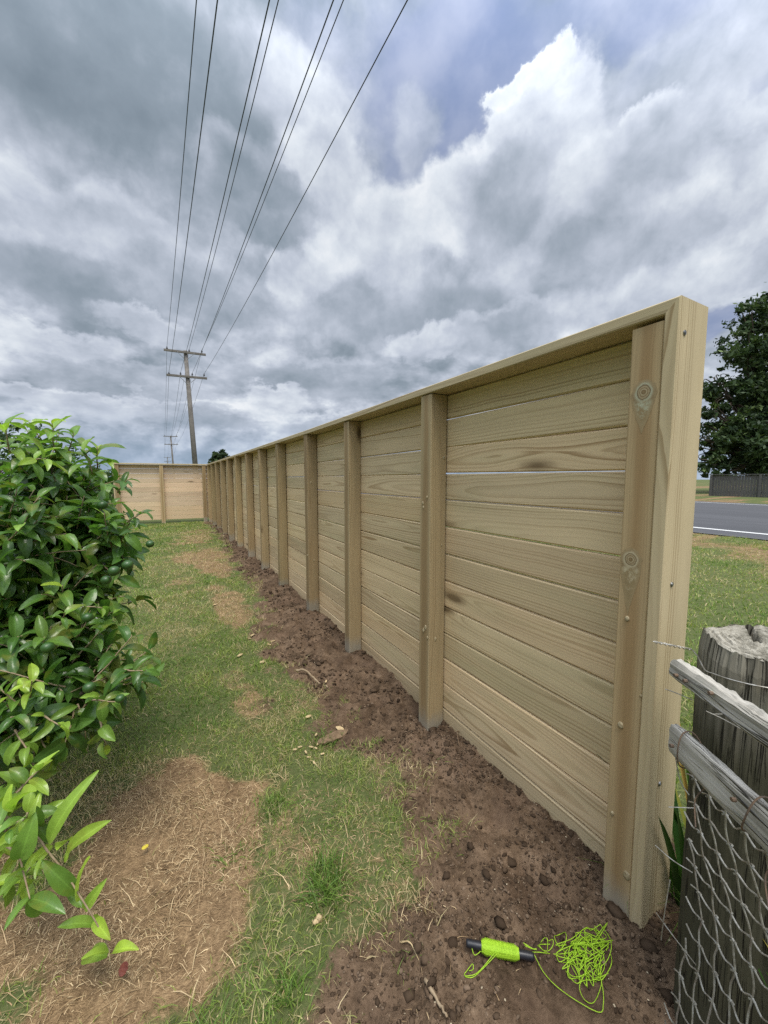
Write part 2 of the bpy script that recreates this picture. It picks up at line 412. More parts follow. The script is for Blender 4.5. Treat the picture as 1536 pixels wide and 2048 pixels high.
def rnd_ramp(name, stops, rough=.6, trans=0., spec=.3, tcol=1.4, var=0., extra=None, bumps=None):
    m, t = material(name)
    r1, r2, r3 = t.xyz(t.attr('rnd'))
    c = t.ramp(r1, stops)
    c = t.vm('SCALE', c, scale=.75 + r2*.5)
    if extra: c = extra(t, c, r1, r2, r3)
    nrm = None
    if bumps:
        n = t.noise(t.obj(), bumps[0], 3., .5); nrm = t.bump(n, bumps[1], bumps[2])
    finish(t, c, rough, nrm, 0., spec, (trans, t.vm('MULTIPLY', c, (tcol, tcol*1.15, tcol*.6))) if trans else None)
    return m
M_GRASS = rnd_ramp("lawn grass", [(0, (.075,.15,.026)), (.4, (.185,.275,.052)), (.66, (.32,.36,.095)), (.80, (.36,.32,.15)), (1, (.54,.43,.25))], .55, .3)
M_STRAW = rnd_ramp("dead grass", [(0, (.19,.122,.06)), (.5, (.40,.275,.15)), (1, (.64,.49,.29))], .7, .1)
def midrib(t, c, r1, r2, r3):      # paler vein down the middle of a leaf
    n = t.noise(t.obj(), 38., 4., .6); b = t.noise(t.obj(), 11., 2., .5)
    c = t.vm('SCALE', c, scale=.70+n*.6)
    c = t.mix(t.map(b + n*.35, .72, .86)*.5, c, (.20, .19, .035))
    return t.mix(t.map(r3, .0, .16, .45, 0.), c, t.vm('ADD', t.vm('SCALE', c, scale=1.5), (.02, .035, .008)))
M_LEAF = rnd_ramp("citrus leaf", [(0, (.026,.062,.014)), (.45, (.066,.145,.026)), (.72, (.14,.25,.045)), (1, (.34,.48,.06))], .30, .32, .45, 1.6, extra=midrib, bumps=(90., .25, .004))
M_FRUIT = flat_mat("green citrus skin", (.024,.066,.013), (.038,.095,.018), 60., .36, 0., .3, .5)
M_TREELEAF = rnd_ramp("dark tree leaf", [(0, (.022,.042,.017)), (.6, (.052,.088,.03)), (1, (.12,.17,.05))], .6, .2)
M_BUSHLEAF = rnd_ramp("bush leaf", [(0, (.03,.06,.02)), (.6, (.065,.115,.03)), (1, (.13,.20,.05))], .6, .2)
M_STRAP = rnd_ramp("strap leaf", [(0, (.02,.06,.012)), (.55, (.06,.14,.02)), (.8, (.26,.25,.05)), (1, (.34,.16,.06))], .45, .2)
M_CLOD = rnd_ramp("soil clod", [(0, (.05,.033,.021)), (.5, (.105,.071,.046)), (.93, (.19,.136,.093)), (1, (.40,.33,.23))], .95, 0., .1)

# ------------------------------------------------------------------ the ground
SOIL_Y = [-1.0, .5, .80, .90, 1.03, 1.5, 1.70, 2.33, 3.05, 4.2, 7., 10., 13., 16.]
SOIL_X = [.05, .12, .20, .42, .66, .74, .56, .50, .54, .76, .80, .86, .86, .9]
def masks(x, y):
    """how bare (soil) and how dead (dry) the ground is, 0..1"""
    n1 = fbm(x*5, y*5, 3, 4); n2 = fbm(x*1.7, y*1.7, 9, 3)
    edge = np.interp(y, SOIL_Y, SOIL_X) + (n1-.5)*.60 + (n2-.5)*.34*(y < 2.6) + (n2-.5)*.12*(y >= 2.6)
    soil = sstep(-.20-.10*(y < 1.7), .24, x-edge)*(1-sstep(1.30, 1.55, x+(n1-.5)*.3))
    soil = np.where(y > 13.2, 0, soil)
    e = np.hypot((x+.10)/.36, (y-1.42-.15*x)/.52) + (n1-.5)*.9
    dry = 1-sstep(.55, 1.30, e)
    e2 = np.hypot((x+.95)/.58, (y-1.15)/.8) + (n1-.5)*.5
    dry = np.maximum(dry, .9*(1-sstep(.8, 1.1, e2)))
    for cx, cy, rx, ry, g in ((.36, 7.2, .5, 1.9, .62), (.05, 5.4, .28, .55, .5), (.5, 9.8, .5, 1.3, .5), (.36, 2.35, .14, .35, .5), (.33, 1.3, .16, .4, .45), (-.1, 3.6, .5, .3, .3), (.45, 4.2, .2, .8, .55)):
        dry = np.maximum(dry, g*(1-sstep(.5, 1.2, np.hypot((x-cx)/rx, (y-cy)/ry)+(n2-.5)*1.6+(n1-.5)*1.1)))
    dry = np.maximum(dry, .62*sstep(2.5, 10., x)*sstep(.30, .55, n2))
    dry = np.maximum(dry, .35*sstep(.52, .7, n2)*(x < 1.2))
    return soil, dry
KX, KZ = [-400, 1.9, 10.2, 24.5, 30., 600.], [0., 0., .06, .12, .20, .3]
def height(x, y):
    z = np.interp(x, KX, KZ)
    near = (x > -3) & (x < 2) & (y > -1.5) & (y < 14)
    soil, dry = masks(x, y)
    lump = (fbm(x*9, y*9, 21, 4, .6)-.5)*.085 + (fbm(x*30, y*30, 5, 3, .65)-.5)*.042
    mound = .035*sstep(.75, 1.12, x)*(fbm(x*3, y*3, 40, 2)-.25)
    lawn = (fbm(x*3, y*3, 31, 3)-.5)*.035
    z = z + np.where(near, soil*(lump+mound) + (1-soil)*lawn, 0)
    # two scooped hollows in the loose soil
    for cx, cy, r, d in ((.80, .86, .09, .035), (.97, .76, .08, .045), (.66, .92, .07, .02), (.50, .72, .08, .02)):
        z = z - d*np.exp(-((x-cx)**2+(y-cy)**2)/r**2)*soil
    return z
def axis(parts):
    out = []
    for a, b, st in parts: out += list(np.arange(a, b, st))
    return np.array(out)
gx = np.concatenate([[-900, -400, -150, -60, -25, -12, -7, -4.5], axis([(-3, -1.2, .09), (-1.2, -.5, .03), (-.5, 1.4, .013), (1.4, 2., .05), (2., 5., .2)]), [5., 6, 7, 8, 9, 10.2, 12, 15, 18, 21, 24.5, 27, 30., 45, 80, 200, 900]])
gy = np.concatenate([[-300, -60, -20, -8, -4], axis([(-2, .2, .1), (.2, 1.9, .013), (1.9, 4., .024), (4., 8., .05), (8, 14, .1)]), [14, 16, 19, 24, 32, 50, 80, 150, 300, 600, 1500]])
GX, GY = np.meshgrid(gx, gy); GZ = height(GX.ravel(), GY.ravel())
soil_a, dry_a = masks(GX.ravel(), GY.ravel())
nx, ny = len(gx), len(gy)
idx = np.arange(nx*ny).reshape(ny, nx)
GF = np.stack([idx[:-1, :-1], idx[:-1, 1:], idx[1:, 1:], idx[1:, :-1]], -1).reshape(-1, 4)
def ground_mat():
    m, t = material("ground"); soil, dry, _ = t.xyz(t.attr('mask')); p = t.pos()
    n1 = t.noise(p, 9., 6., .65); n2 = t.noise(p, 60., 5., .7); n3 = t.noise(p, 260., 3., .6)
    s = t.map(soil + (n2-.5)*1.0 + (n1-.5)*.7, .30, .60)
    cs = t.ramp(n1*.55+n2*.45, [(.32, (.034,.023,.0135)), (.44, (.100,.066,.041)), (.56, (.175,.118,.075)), (.70, (.27,.19,.125))])
    speck = t.map(t.voro(p, 95.), .10, .16, 1., 0.)
    spc, _, _ = t.xyz(t.voro(p, 95., out='Color'))
    cs = t.mix(speck*spc.gt(.82)*.8, cs, (.32,.25,.17))
    cs = t.mix(t.map(t.noise(p, 3.2, 3., .5), .52, .68)*.45, cs, (.185,.122,.082))
    cg = t.ramp(n1*.4+n2*.6, [(.3, (.055,.068,.024)), (.5, (.10,.12,.042)), (.7, (.155,.155,.07))])
    px_, py_, _ = t.xyz(t.vm('ADD', p, t.vm('SCALE', t.noise(p, 14., 3., .5, color=True), scale=.06)))
    f1 = t.noise(t.vec(px_*45., py_*330., 0.), 1., 3., .6); f2 = t.noise(t.vec((px_+py_)*300., (px_-py_)*40., 4.), 1., 3., .6)
    cd = t.ramp(n1*.25+n2*.25+f1.max(f2)*.5, [(.40, (.062,.038,.020)), (.50, (.185,.120,.064)), (.60, (.345,.232,.127)), (.72, (.52,.375,.215))])
    damp = t.map(t.noise(p, 2.6, 4., .6), .47, .60)
    cs = t.mix(damp*.42, cs, t.vm('MULTIPLY', cs, (.46,.42,.40)))
    c = t.mix(t.map(dry + (n2-.5)*.6 + (n1-.5)*.7, .3, .62), cg, cd); c = t.mix(s, c, cs)
    finish(t, c, .95, t.bump(n2*.6+n3*.4+n1*.5, .9, .012), spec=.12)
    return m
tag(to_obj('ground', np.stack([GX.ravel(), GY.ravel(), GZ], 1), GF, ground_mat(), None, {'mask': np.stack([soil_a, dry_a, soil_a*0], 1)}, True), 'lawn, bare brown soil strip and roadside verge', None, None, 'structure')

# ------------------------------------------------------------------ the road
def strip(name, pts_l, pts_r, mat, lift):
    V = []
    for (a, b) in zip(pts_l, pts_r):
        for q in (a, b): V.append((q[0], q[1], float(np.interp(q[0], KX, KZ))+lift))
    F = [(2*i, 2*i+1, 2*i+3, 2*i+2) for i in range(len(pts_l)-1)]
    return tag(to_obj(name, V, F, mat), None, None, None, 'structure')
def asphalt():
    m, t = material("asphalt"); p = t.pos()
    n = t.noise(p, 45., 5., .7); b = t.noise(t.vm('MULTIPLY', p, (1., .15, 1.)), .8, 4., .6)
    finish(t, t.mix(t.map(b, .3, .7), t.mix(n, (.052,.053,.058), (.10,.10,.106)), t.mix(n, (.072,.073,.08), (.12,.12,.125))), .85, t.bump(n, .5, .01), spec=.2)
    return m
M_ROADPAINT = flat_mat("road paint", (.74,.74,.72), (.60,.60,.58), 9., .6)
ry = [-80, -20, 0, 20, 60, 200, 900]
rx = lambda y, x0: x0 + .035*(y-4)*(1 if abs(y) < 61 else 0) + (0.035*56 if y > 61 else 0) + (-.035*84 if y < -61 else 0)
strip('road', [(rx(y, 10.45), y) for y in ry], [(rx(y, 24.0), y) for y in ry], asphalt(), .02)
strip('road_marking', [(rx(y, 11.35), y) for y in ry], [(rx(y, 11.53), y) for y in ry], M_ROADPAINT, .026)
strip('road_marking', [(rx(y, 23.0), y) for y in ry], [(rx(y, 23.15), y) for y in ry], M_ROADPAINT, .026)

# ------------------------------------------------------------------ the long fence
POST_Y = [.5875, 1.60, 2.61, 3.56, 4.65, 5.62, 6.62, 7.68, 8.65, 9.65, 10.75, 11.75, 12.80]
FX = lambda y: float(np.interp(y, [0, 1.6, 4, 7, 9.5, 12.8], [1.117, 1.115, 1.108, 1.062, 1.00, .945]))   # outer post face: the line bends a little
TOP = 1.750
fence = empty('timber_fence', (FX(.55), .55, 0), 'long new pale timber fence of horizontal boards running beside the soil strip', 'fence')
def nrm2(a): a = np.array(a, float); return a/np.linalg.norm(a)
Z3 = np.array([0, 0, 1.])
BZ = [1.596, 1.459, 1.324, 1.194, 1.055, .914, .775, .636, .495, .359, .221, .082, -.055]     # gaps between boards, near bay
for i, y in enumerate(POST_Y):
    x = FX(y); mb = MB()
    last = i == len(POST_Y)-1
    d = nrm2((FX(y+.5)-FX(y-.5), 1., 0)); nx_ = np.array([d[1], -d[0], 0])
    wdt = .090 if i else .081
    tilt = np.array([random.uniform(-.006, .006), random.uniform(-.006, .006), 0])*(0 if i < 2 else 1)
    c0 = np.array([x, y, 0]) + nx_*.0505
    top = TOP-.0385 if i else TOP-.046
    timber(mb, c0-Z3*.35, nrm2(Z3+tilt*.5), d, nx_, top+.35, wdt, .098, .004, (random.random(), random.random(), random.random()), 6)
    p = mb.build('post', M_POST, fence)
    p['label'] = 'square sawn fence post'
    if i == 0: near_post = p
    if i in (1, 2, 3, 4, 5, 7, 8):       # bosses and resin beads round knots
        for k in range({1: 9, 3: 4}.get(i, 3)):
            kb = MB()
            zc = random.choice([.52, .55, 1.18, 1.2, .95, 1.45, 1.22]) + random.uniform(-.05, .05)
            onl = random.random() < .55
            s = random.uniform(-.035, .035); rr = random.uniform(.005, .011)
            base = c0 + Z3*zc
            if onl: ce, e1, en = base - nx_*.050 + d*s, d, -nx_
            else: ce, e1, en = base - d*wdt/2 + nx_*s, nx_, -d
            V, F = [], []
            for a_ in range(10):
                t = 2*math.pi*a_/10
                for q, hh in ((1., -.0005), (.8, .0025), (.35, .0035)): V.append(ce + (e1*math.cos(t)*.8+Z3*math.sin(t)*1.25)*rr*q + en*hh)
            for a_ in range(10):
                b_ = (a_+1) % 10; F += [(a_*3, b_*3, b_*3+1, a_*3+1), (a_*3+1, b_*3+1, b_*3+2, a_*3+2)]
            F.append(tuple(a_*3+2 for a_ in range(10)))
            kb.add(V, F); kb.build('knot', M_RESIN, p)
# the two big knots bleeding resin on the end post
def teardrop(zc, yc, w_, up, down, mat, off):
    kb = MB(); xf = FX(.58) + .0015 - off
    def contour(sc_, x_):
        P = []
        for k in range(28):
            t = 2*math.pi*k/28; c, s = math.cos(t), math.sin(t)
            wv = w_*(1. if s > 0 else max(.12, 1-abs(s)**1.6*.86)); j = 1 + .09*math.sin(k*2.3+zc*9) + random.uniform(-.06, .06)
            P.append((x_, yc + wv*c*sc_*j, zc + (up if s > 0 else down)*s*sc_*(1+random.uniform(-.03, .03))))
        return P
    base_c = contour(1., xf)
    V, UV, F = [], [], []
    for q in (1., .8, .6, .4, .2):
        ring = [(xf-.0005-.0006*(1-q), yc + (P[1]-yc)*q, zc + (P[2]-zc)*q) for P in base_c]
        V += ring; UV += [(q, (P[1]-yc)/w_, (P[2]-zc)/w_) for P in ring]
    for a in range(4):
        for k in range(28): F.append((a*28+k, a*28+(k+1) % 28, a*28+28+(k+1) % 28, a*28+28+k))
    F.append(tuple(4*28+k for k in range(28)))
    kb.add(V, F, UV, (zc % 1, .5, .5)); kb.build('knot', mat, near_post, True)
teardrop(1.528, .588, .032, .036, .105, M_KNOT1, 0)
teardrop(1.072, .598, .029, .036, .155, M_KNOT2, 0)
kb = MB()
for (yy, zz, r_) in ((.598, .905, .0075), (.600, .585, .010), (.61, .30, .007), (.560, .145, .0125), (.55, .70, .004)):
    V = [(FX(.58)-.001-h_, yy+math.cos(t)*r_*q*.75, zz+math.sin(t)*r_*q) for q, h_ in ((1.1, -.003), (.9, .0015), (.4, .002)) for t in np.linspace(0, 2*math.pi, 12, endpoint=False)]
    F = [(a*12+k, a*12+(k+1) % 12, a*12+12+(k+1) % 12, a*12+12+k) for a in range(2) for k in range(12)] + [tuple(24+k for k in range(12))]
    kb = MB(); kb.add(V, F); kb.build('knot', M_RESIN, near_post, True)
# boards, one panel per bay, nailed to the back of the posts
ends = [POST_Y[0]-.040] + POST_Y[1:-1] + [POST_Y[-1]+.05]
for i in range(len(ends)-1):
    y0, y1 = ends[i], ends[i+1]
    P0 = np.array([FX(y0), y0, 0]); P1 = np.array([FX(y1), y1, 0]); d = nrm2(P1-P0); n_ = np.array([d[1], -d[0], 0])
    L = np.linalg.norm(P1-P0)-.002
    mb = MB()
    zt = TOP-.037
    for k, zb in enumerate(BZ):
        zlo = zb + random.uniform(-.0025, .0025)*(i > 0)
        g = {0: .0024, 1: .0020, 2: .0010, 3: .0022}.get(k, .0046) if i == 0 else random.choice([.0034, .004, .0044, .005]) if k > 4 else random.choice([.0016, .002, .0026])
        if k == 1 and i == 1: g = .0045
        wd = zt-zlo-g
        tl = random.uniform(-.002, .002)
        e = nrm2(d + Z3*tl*.6)
        timber(mb, P0 + n_*(.1035+.0115+random.uniform(0, .0015)) + d*.001 + Z3*((zt+zlo+g)/2), e, Z3-e*e[2], n_, L, wd, .023, .0055, None, 4, bow=random.uniform(-.002, .002), tap=(-.0058 if (k == 2 and i == 0) else random.uniform(-.001, .0026) if k < 4 else random.uniform(-.0005, .002)))
        zt = zlo
    mb.build('board_panel', M_BOARD, fence)
# capping board and end trim, mitred together
capb = MB(); cy = [.529, 3.56, 7.68, 12.80+.04]
CW, CT = .146, .034
for a in range(3):
    P0 = np.array([FX(cy[a])-.004, cy[a], 0]); P1 = np.array([FX(cy[a+1])-.004, cy[a+1], 0]); d = nrm2(P1-P0); n_ = np.array([d[1], -d[0], 0])
    timber(capb, P0 + n_*CW/2 + Z3*(TOP-CT/2), d, n_, Z3, np.linalg.norm(P1-P0)-.001, CW, CT, .003, (.3+.2*a, .2, .7), 6, mitre=(-1 if a == 0 else 0, 0))
# the mitre on the near end: start is longer at the top
cap_o = capb.build('capping_rail', M_CAP, fence)
tr = MB(); x0 = FX(.5)-.0045
timber(tr, np.array([x0+CW/2, .529, TOP-CT/2]), (0, 0, -1), (1, 0, 0), (0, -1, 0), TOP+.25, CW, CT, .003, (.62, .15, .35), 8, mitre=(-1, 0))
trim = tr.build('end_trim', M_CAP, fence)
sb = MB()
for (xx, zz) in ((x0+.028, 1.665), (x0+.045, 1.02), (x0+.05, .45)):
    sb = MB()
    for rr, hh in ((.0052, .0), (.0028, .0008)):
        P = [(xx+math.cos(t)*rr, .529-CT/2-.0012-hh, zz+math.sin(t)*rr) for t in np.linspace(0, 2*math.pi, 12, endpoint=False)]
        tube(sb, P+[P[0]], .0016, 5, cap=False)
    sb.add([(xx+math.cos(t)*.0045, .529-CT/2-.0008, zz+math.sin(t)*.0045) for t in np.linspace(0, 2*math.pi, 10, endpoint=False)], [tuple(range(10))]); sb.build('screw', M_SCREW, trim)

# ------------------------------------------------------------------ the return fence at the far end
ret = empty('timber_fence', (-.2, 12.95, 0), 'short pale timber return fence with pinkish boards closing off the far end of the lawn', 'fence')
RX = [-1.34, -.26, .86]; RY = lambda x: 12.93 + (.945-x)*.05
M_BOARD2 = wood_mat("fresh pine board", (.68,.51,.345), (.42,.28,.165), (.60,.47,.32), knots=.9, ringk=.5, ring=.012)
for x in RX:
    mb = MB(); timber(mb, (x, RY(x), -.35), (0, 0, 1), (1, 0, 0), (0, 1, 0), TOP+.35-.043, .098, .098, .004, None, 4)
    mb.build('post', M_POST, ret)
for a, (xa, xb) in enumerate(((RX[0]-.05, RX[1]), (RX[1], RX[2]+.215))):
    mb = MB(); zt = TOP-.043
    P0 = np.array([xa, RY(xa), 0]); P1 = np.array([xb, RY(xb), 0]); d = nrm2(P1-P0); n_ = np.array([-d[1], d[0], 0])
    for k, zb in enumerate(BZ[:-1]):
        zl = zb + random.uniform(-.003, .003) + (.02 if k == 11 else 0)
        timber(mb, P0 + n_*.062 + d*.001 + Z3*((zt+zl+.003)/2), d, Z3, n_, np.linalg.norm(P1-P0)-.002, zt-zl-.005, .022, .003, None if k < 9 else (.9, .1, .15), 2)
        zt = zl
    mb.build('board_panel', M_BOARD2, ret)
mb = MB(); P0 = np.array([RX[0]-.07, RY(RX[0])-.06, 0]); P1 = np.array([1.10, RY(1.1)-.06, 0]); d = nrm2(P1-P0); n_ = np.array([-d[1], d[0], 0])
timber(mb, P0 + n_*.085 + Z3*(TOP-.019), d, n_, Z3, np.linalg.norm(P1-P0), .17, .038, .003, (.4, .2, .6), 4)
mb.build('capping_rail', M_CAP, ret)
mb = MB(); timber(mb, (RX[0]-.07, RY(RX[0])+.025, TOP-.04), (0, 0, -1), (0, 1, 0), (1, 0, 0), TOP+.1, .17, .036, .003, None, 4)
mb.build('end_trim', M_CAP, ret)

# ------------------------------------------------------------------ the old fence on the right
OP = np.array([1.062, .303]); OH = .962
old = empty('weathered_fence', (OP[0], OP[1], 0), 'old weathered fence with round grey post, two split rails and wire netting', 'fence')
def old_post():
    n, rows = 110, 30; V, UV, F = [], [], []; r0 = .100
    cr = {k: random.uniform(.002, .006) for k in random.sample(range(n), 15)}
    for i in range(rows):
        z = -.1 + (OH+.1)*i/(rows-1)
        for j in range(n):
            a = 2*math.pi*j/n
            r = r0*(1+.03*math.sin(2*a+1)+.015*math.sin(5*a)) + random.uniform(-.0012, .0012)
            if j in cr and z > .25: r -= cr[j]*min(1, (z-.2)*1.3)
            if i == rows-1: r -= .006
            zz = z + (0 if i < rows-2 else .006*math.sin(3*a+1)+random.uniform(-.004, .004))
            V.append((OP[0]+r*math.cos(a), OP[1]+r*math.sin(a), zz)); UV.append((z+.02, r0*math.cos(a), r0*math.sin(a)))
    for i in range(rows-1):
        for j in range(n): k = (j+1) % n; F.append((i*n+j, i*n+k, i*n+n+k, i*n+n+j))
    m, t = material('x'); bpy.data.materials.remove(m)
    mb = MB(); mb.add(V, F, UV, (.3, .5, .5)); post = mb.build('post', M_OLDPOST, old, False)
    # the sawn top: rotted, ringed and split
    V, UV, F = [], [], []; R_ = 26
    sp = math.radians(28)
    for i in range(R_+1):
        q = i/R_
        for j in range(n):
            a = 2*math.pi*j/n
            r = (r0-.006)*(1+.03*math.sin(2*a+1)+.015*math.sin(5*a))*q
            x, y = r*math.cos(a), r*math.sin(a)
            z = OH + .006*math.sin(3*a+1)*q + .003*math.sin(q*42) + float(fbm(x*110, y*110, 4, 3)-.5)*.010*(1-.4*q) - .005*(1-q)
            dl = abs(x*math.sin(sp)-y*math.cos(sp)); 
            if (x*math.cos(sp)+y*math.sin(sp)) > .01: z -= .05*math.exp(-(dl/.0042)**2)
            if i == R_: z = V_top[j] if False else z
            V.append((OP[0]+x, OP[1]+y, z)); UV.append((1.05, x*.4, y*.4))
    for i in range(R_):
        for j in range(n): k = (j+1) % n; F.append((i*n+j, i*n+k, i*n+n+k, i*n+n+j))
    mb = MB(); mb.add(V, F, UV, (.8, .5, .5)); mb.build('sawn_top', M_ENDGRAIN, post, False)
def endgrain():
    m, t = material("weathered end grain"); p = t.obj(); n = t.noise(p, 70., 5., .65); b = t.noise(p, 18., 4., .6)
    c = t.mix(t.map(n, .3, .7), (.24,.22,.175), (.44,.41,.34)); c = t.mix(t.map(b, .48, .62)*.8, c, (.13,.12,.09))
    finish(t, c, .95, t.bump(n+b*.5, .9, .008), spec=.1); return m
M_ENDGRAIN = endgrain()
old_post()
def split_rail(P0, P1, hw, hh, seed, ragged):
    rs = np.random.default_rng(seed); mb = MB(); P0, P1 = np.array(P0), np.array(P1); d = nrm2(P1-P0)
    sd = nrm2(np.cross(d, Z3)); up = np.cross(sd, d); L = np.linalg.norm(P1-P0); N = 170; n = 16
    V, UV, F = [], [], []
    for i in range(N+1):
        u = L*i/N; k = min(1., .86+.14*(i/5.)) if i < 5 else 1.
        for j in range(n):
            a = 2*math.pi*(j+.5)/n; c, s = math.cos(a), math.sin(a)
            m_ = max(abs(c), abs(s)); x, y = c/m_, s/m_
            wob = 1 + (vnoise(u*14+j*3.1, j*1.7, seed)-.5)*.22
            rg = ragged*float(fbm(u*38, j*2.3, seed+5, 3, .7)-.35)*1.3 if (s > .6) else 0
            e = .02*float(vnoise(j*1.9, 3, seed+1))*(1 if i == 0 else 0)
            V.append(P0 + d*(u+e) + sd*x*hw*wob*k + up*(y*hh*wob*k+rg)); UV.append((u, x*hw, y*hh))
    for i in range(N):
        for j in range(n): q = (j+1) % n; F.append((i*n+j, i*n+q, i*n+n+q, i*n+n+j))
    F.append(tuple(range(n-1, -1, -1))); F.append(tuple(N*n+j for j in range(n)))
    mb.add(V, F, UV, (rs.random(), 0, 0)); return mb.build('rail', M_GREY, old)
RD = nrm2((-.51, -.86, 0))
ra0 = np.array([.905, .386, .908]); rb0 = np.array([.882, .372, .772])
ru = split_rail(ra0, ra0+RD*.95, .0150, .0190, 3, .013); ru['label'] = 'upper split rail with ragged top edge'
rl = split_rail(rb0, rb0+RD*.95+np.array([0, 0, -.01]), .0115, .031, 8, .005); rl['label'] = 'lower split rail tied with wire'
# netting hung below the lower rail
net = MB(); rs = np.random.default_rng(5)
n0 = rb0 + np.array([.02, .0, 0]) + RD*.02; NU, NV = 24, 16; cu, cv = .039, .049
def npt(u, v):
    s = .010*math.sin(v*.7+u*.3)
    P = n0 + RD*(u*cu) + np.array([0, 0, -.03 - v*cv - .004*math.sin(u*.9)]) + np.array([RD[1], -RD[0], 0])*(-.012*math.sin(v*.35)-.02 + s)
    return P + RD*(v*.0095)
for a in range(-7, NU):
    pts = []
    for b in range(NV*2+1):
        v = b/2; o_ = .06 if (b % 4 in (1, 2)) else -.06
        if a*cu + v*.0095 > -.002: pts.append(npt(a + o_ + rs.uniform(-.05, .05), v))
    if len(pts) < 4: continue
    tube(net, spline(pts, 3), .0016, 5, cap=False)
for b in range(NV+1):
    pts = []
    for a in range(-14, NU*2+1):
        u = a/2
        if u*cu + b*.0095 > -.012: pts.append(npt(u, b + (.10 if a % 2 else -.07) + rs.uniform(-.07, .07)))
    tube(net, spline(pts, 3), .0015, 5, cap=False)
for a in range(-7, NU):                  # hooked knots where the wires cross
    for b in range(0, NV+1):
        if a*cu + b*.0095 < -.002: continue
        c = npt(a+.02, b); tube(net, [c+RD*.005+Z3*.004, c+Z3*.0015+np.array([.0016, -.001, 0]), c-RD*.005-Z3*.003], .0021, 5)
net.build('wire_netting', M_WIRE, old)
# plain and twisted wires
wb = MB()
A = on(1308, 1284, 1, .44); B = on(1385, 1300, 1, .40)
for ph in (0, math.pi):
    P = [A + (B-A)*t + np.array([0, math.cos(t*26+ph), math.sin(t*26+ph)])*.0022 for t in np.linspace(0, 1, 60)]
    tube(wb, P, .0011, 5)
ring_pts = [(OP[0]+.108*math.cos(t), OP[1]+.108*math.sin(t), .905-.012*math.sin(t)) for t in np.linspace(math.radians(150), math.radians(330), 20)]
tube(wb, spline([B, (B+np.array(ring_pts[0]))/2+np.array([0, 0, .004])] + ring_pts + [np.array(ring_pts[-1])+np.array([.3, -.2, 0])], 3), .0014, 5); wb.build('fence_wire', M_WIRE, old)
for pix in (((1330,1378,.80),(1350,1385,.79),(1385,1400,.76)), ((1412,1422,.74),(1450,1440,.72),(1500,1468,.68)), ((1425,1428,.74),(1470,1432,.72),(1540,1470,.68)),
            ((1350,1508,.77),(1360,1560,.76),(1378,1590,.75)), ((1337,1614,.77),(1390,1616,.76)), ((1310,1690,.80),(1345,1720,.78),(1385,1745,.76)), ((1312,1825,.82),(1345,1870,.80),(1392,1930,.78)),
            ((1340,1760,.80),(1330,1820,.80),(1322,1880,.82))):
    wb = MB(); tube(wb, spline([at(*p) for p in pix], 8), .0010, 5); wb.build('fence_wire', M_WIRE, old)
tb = MB()                                # dark tie wires round the lower rail
for f, off in ((.045, 0), (.19, .01)):
    tb = MB()
    c = rb0+RD*f; sd = np.array([RD[1], -RD[0], 0])
    P = [c + sd*math.cos(t)*.0235 + Z3*math.sin(t)*.0385 + RD*(off*math.sin(t)+.004*math.cos(2*t)) for t in np.linspace(0, 2*math.pi, 24)]
    tube(tb, P, .0014, 5, cap=False)
    tube(tb, spline([c-Z3*.036-sd*.01, c-Z3*.06-sd*.03+RD*.01, c-Z3*.10-sd*.02, c-Z3*.13+RD*.03], 6), .0012, 5); tb.build('tie_wire', M_RUST, old)
nb = MB()
for r0_, ff, hgt in ((ra0, .035, 0), (ra0, .06, .002), (ra0, .12, .012), (rb0, .03, 0), (rb0, .17, .01)):
    nb = MB(); c = r0_+RD*ff - np.array([-RD[1], RD[0], 0])*0; sd = np.array([RD[1], -RD[0], 0])
    tube(nb, [c+sd*.018+Z3*hgt, c+sd*.0245+Z3*hgt], [.0035, .0035], 8); nb.build('nail', M_RUST, old)

# ------------------------------------------------------------------ grass and litter
def blades(name, x, y, h, wd, hue, lean, mat, label, flat=False, curl=.6):
    n = len(x); z = height(x, y)
    a = rng.uniform(0, 2*np.pi, n); th = rng.uniform(0, 2*np.pi, n)
    dx, dy = np.cos(a), np.sin(a)
    if flat: side = np.stack([-dy, dx, np.zeros(n)], 1)
    else: side = np.stack([np.cos(th), np.sin(th), np.zeros(n)], 1)
    B = np.stack([x, y, z-.004], 1); dirv = np.stack([dx, dy, np.zeros(n)], 1)
    lean = lean[:, None]; h_ = h[:, None]; w_ = wd[:, None]
    up = np.array([0, 0, 1.])
    p1 = B + dirv*lean*h_*.35 + up*h_*.55*(1-.4*lean); p2 = B + dirv*lean*h_ + up*h_*(1-lean*curl)
    V = np.stack([B-side*w_, B+side*w_, p1+side*w_*.75, p1-side*w_*.75, p2+side*w_*.12, p2-side*w_*.12], 1).reshape(-1, 3)
    k = np.arange(n)[:, None]*6
    F = np.concatenate([k+np.array([0, 1, 2, 3]), k+np.array([3, 2, 4, 5])])
    rn = np.repeat(np.stack([hue, rng.random(n), rng.random(n)], 1), 6, 0)
    return tag(to_obj(name, V, F, mat, None, {'rnd': rn}), label, name.replace('_', ' '), None, 'stuff')
GR = {k: [] for k in 'xyhwul'}
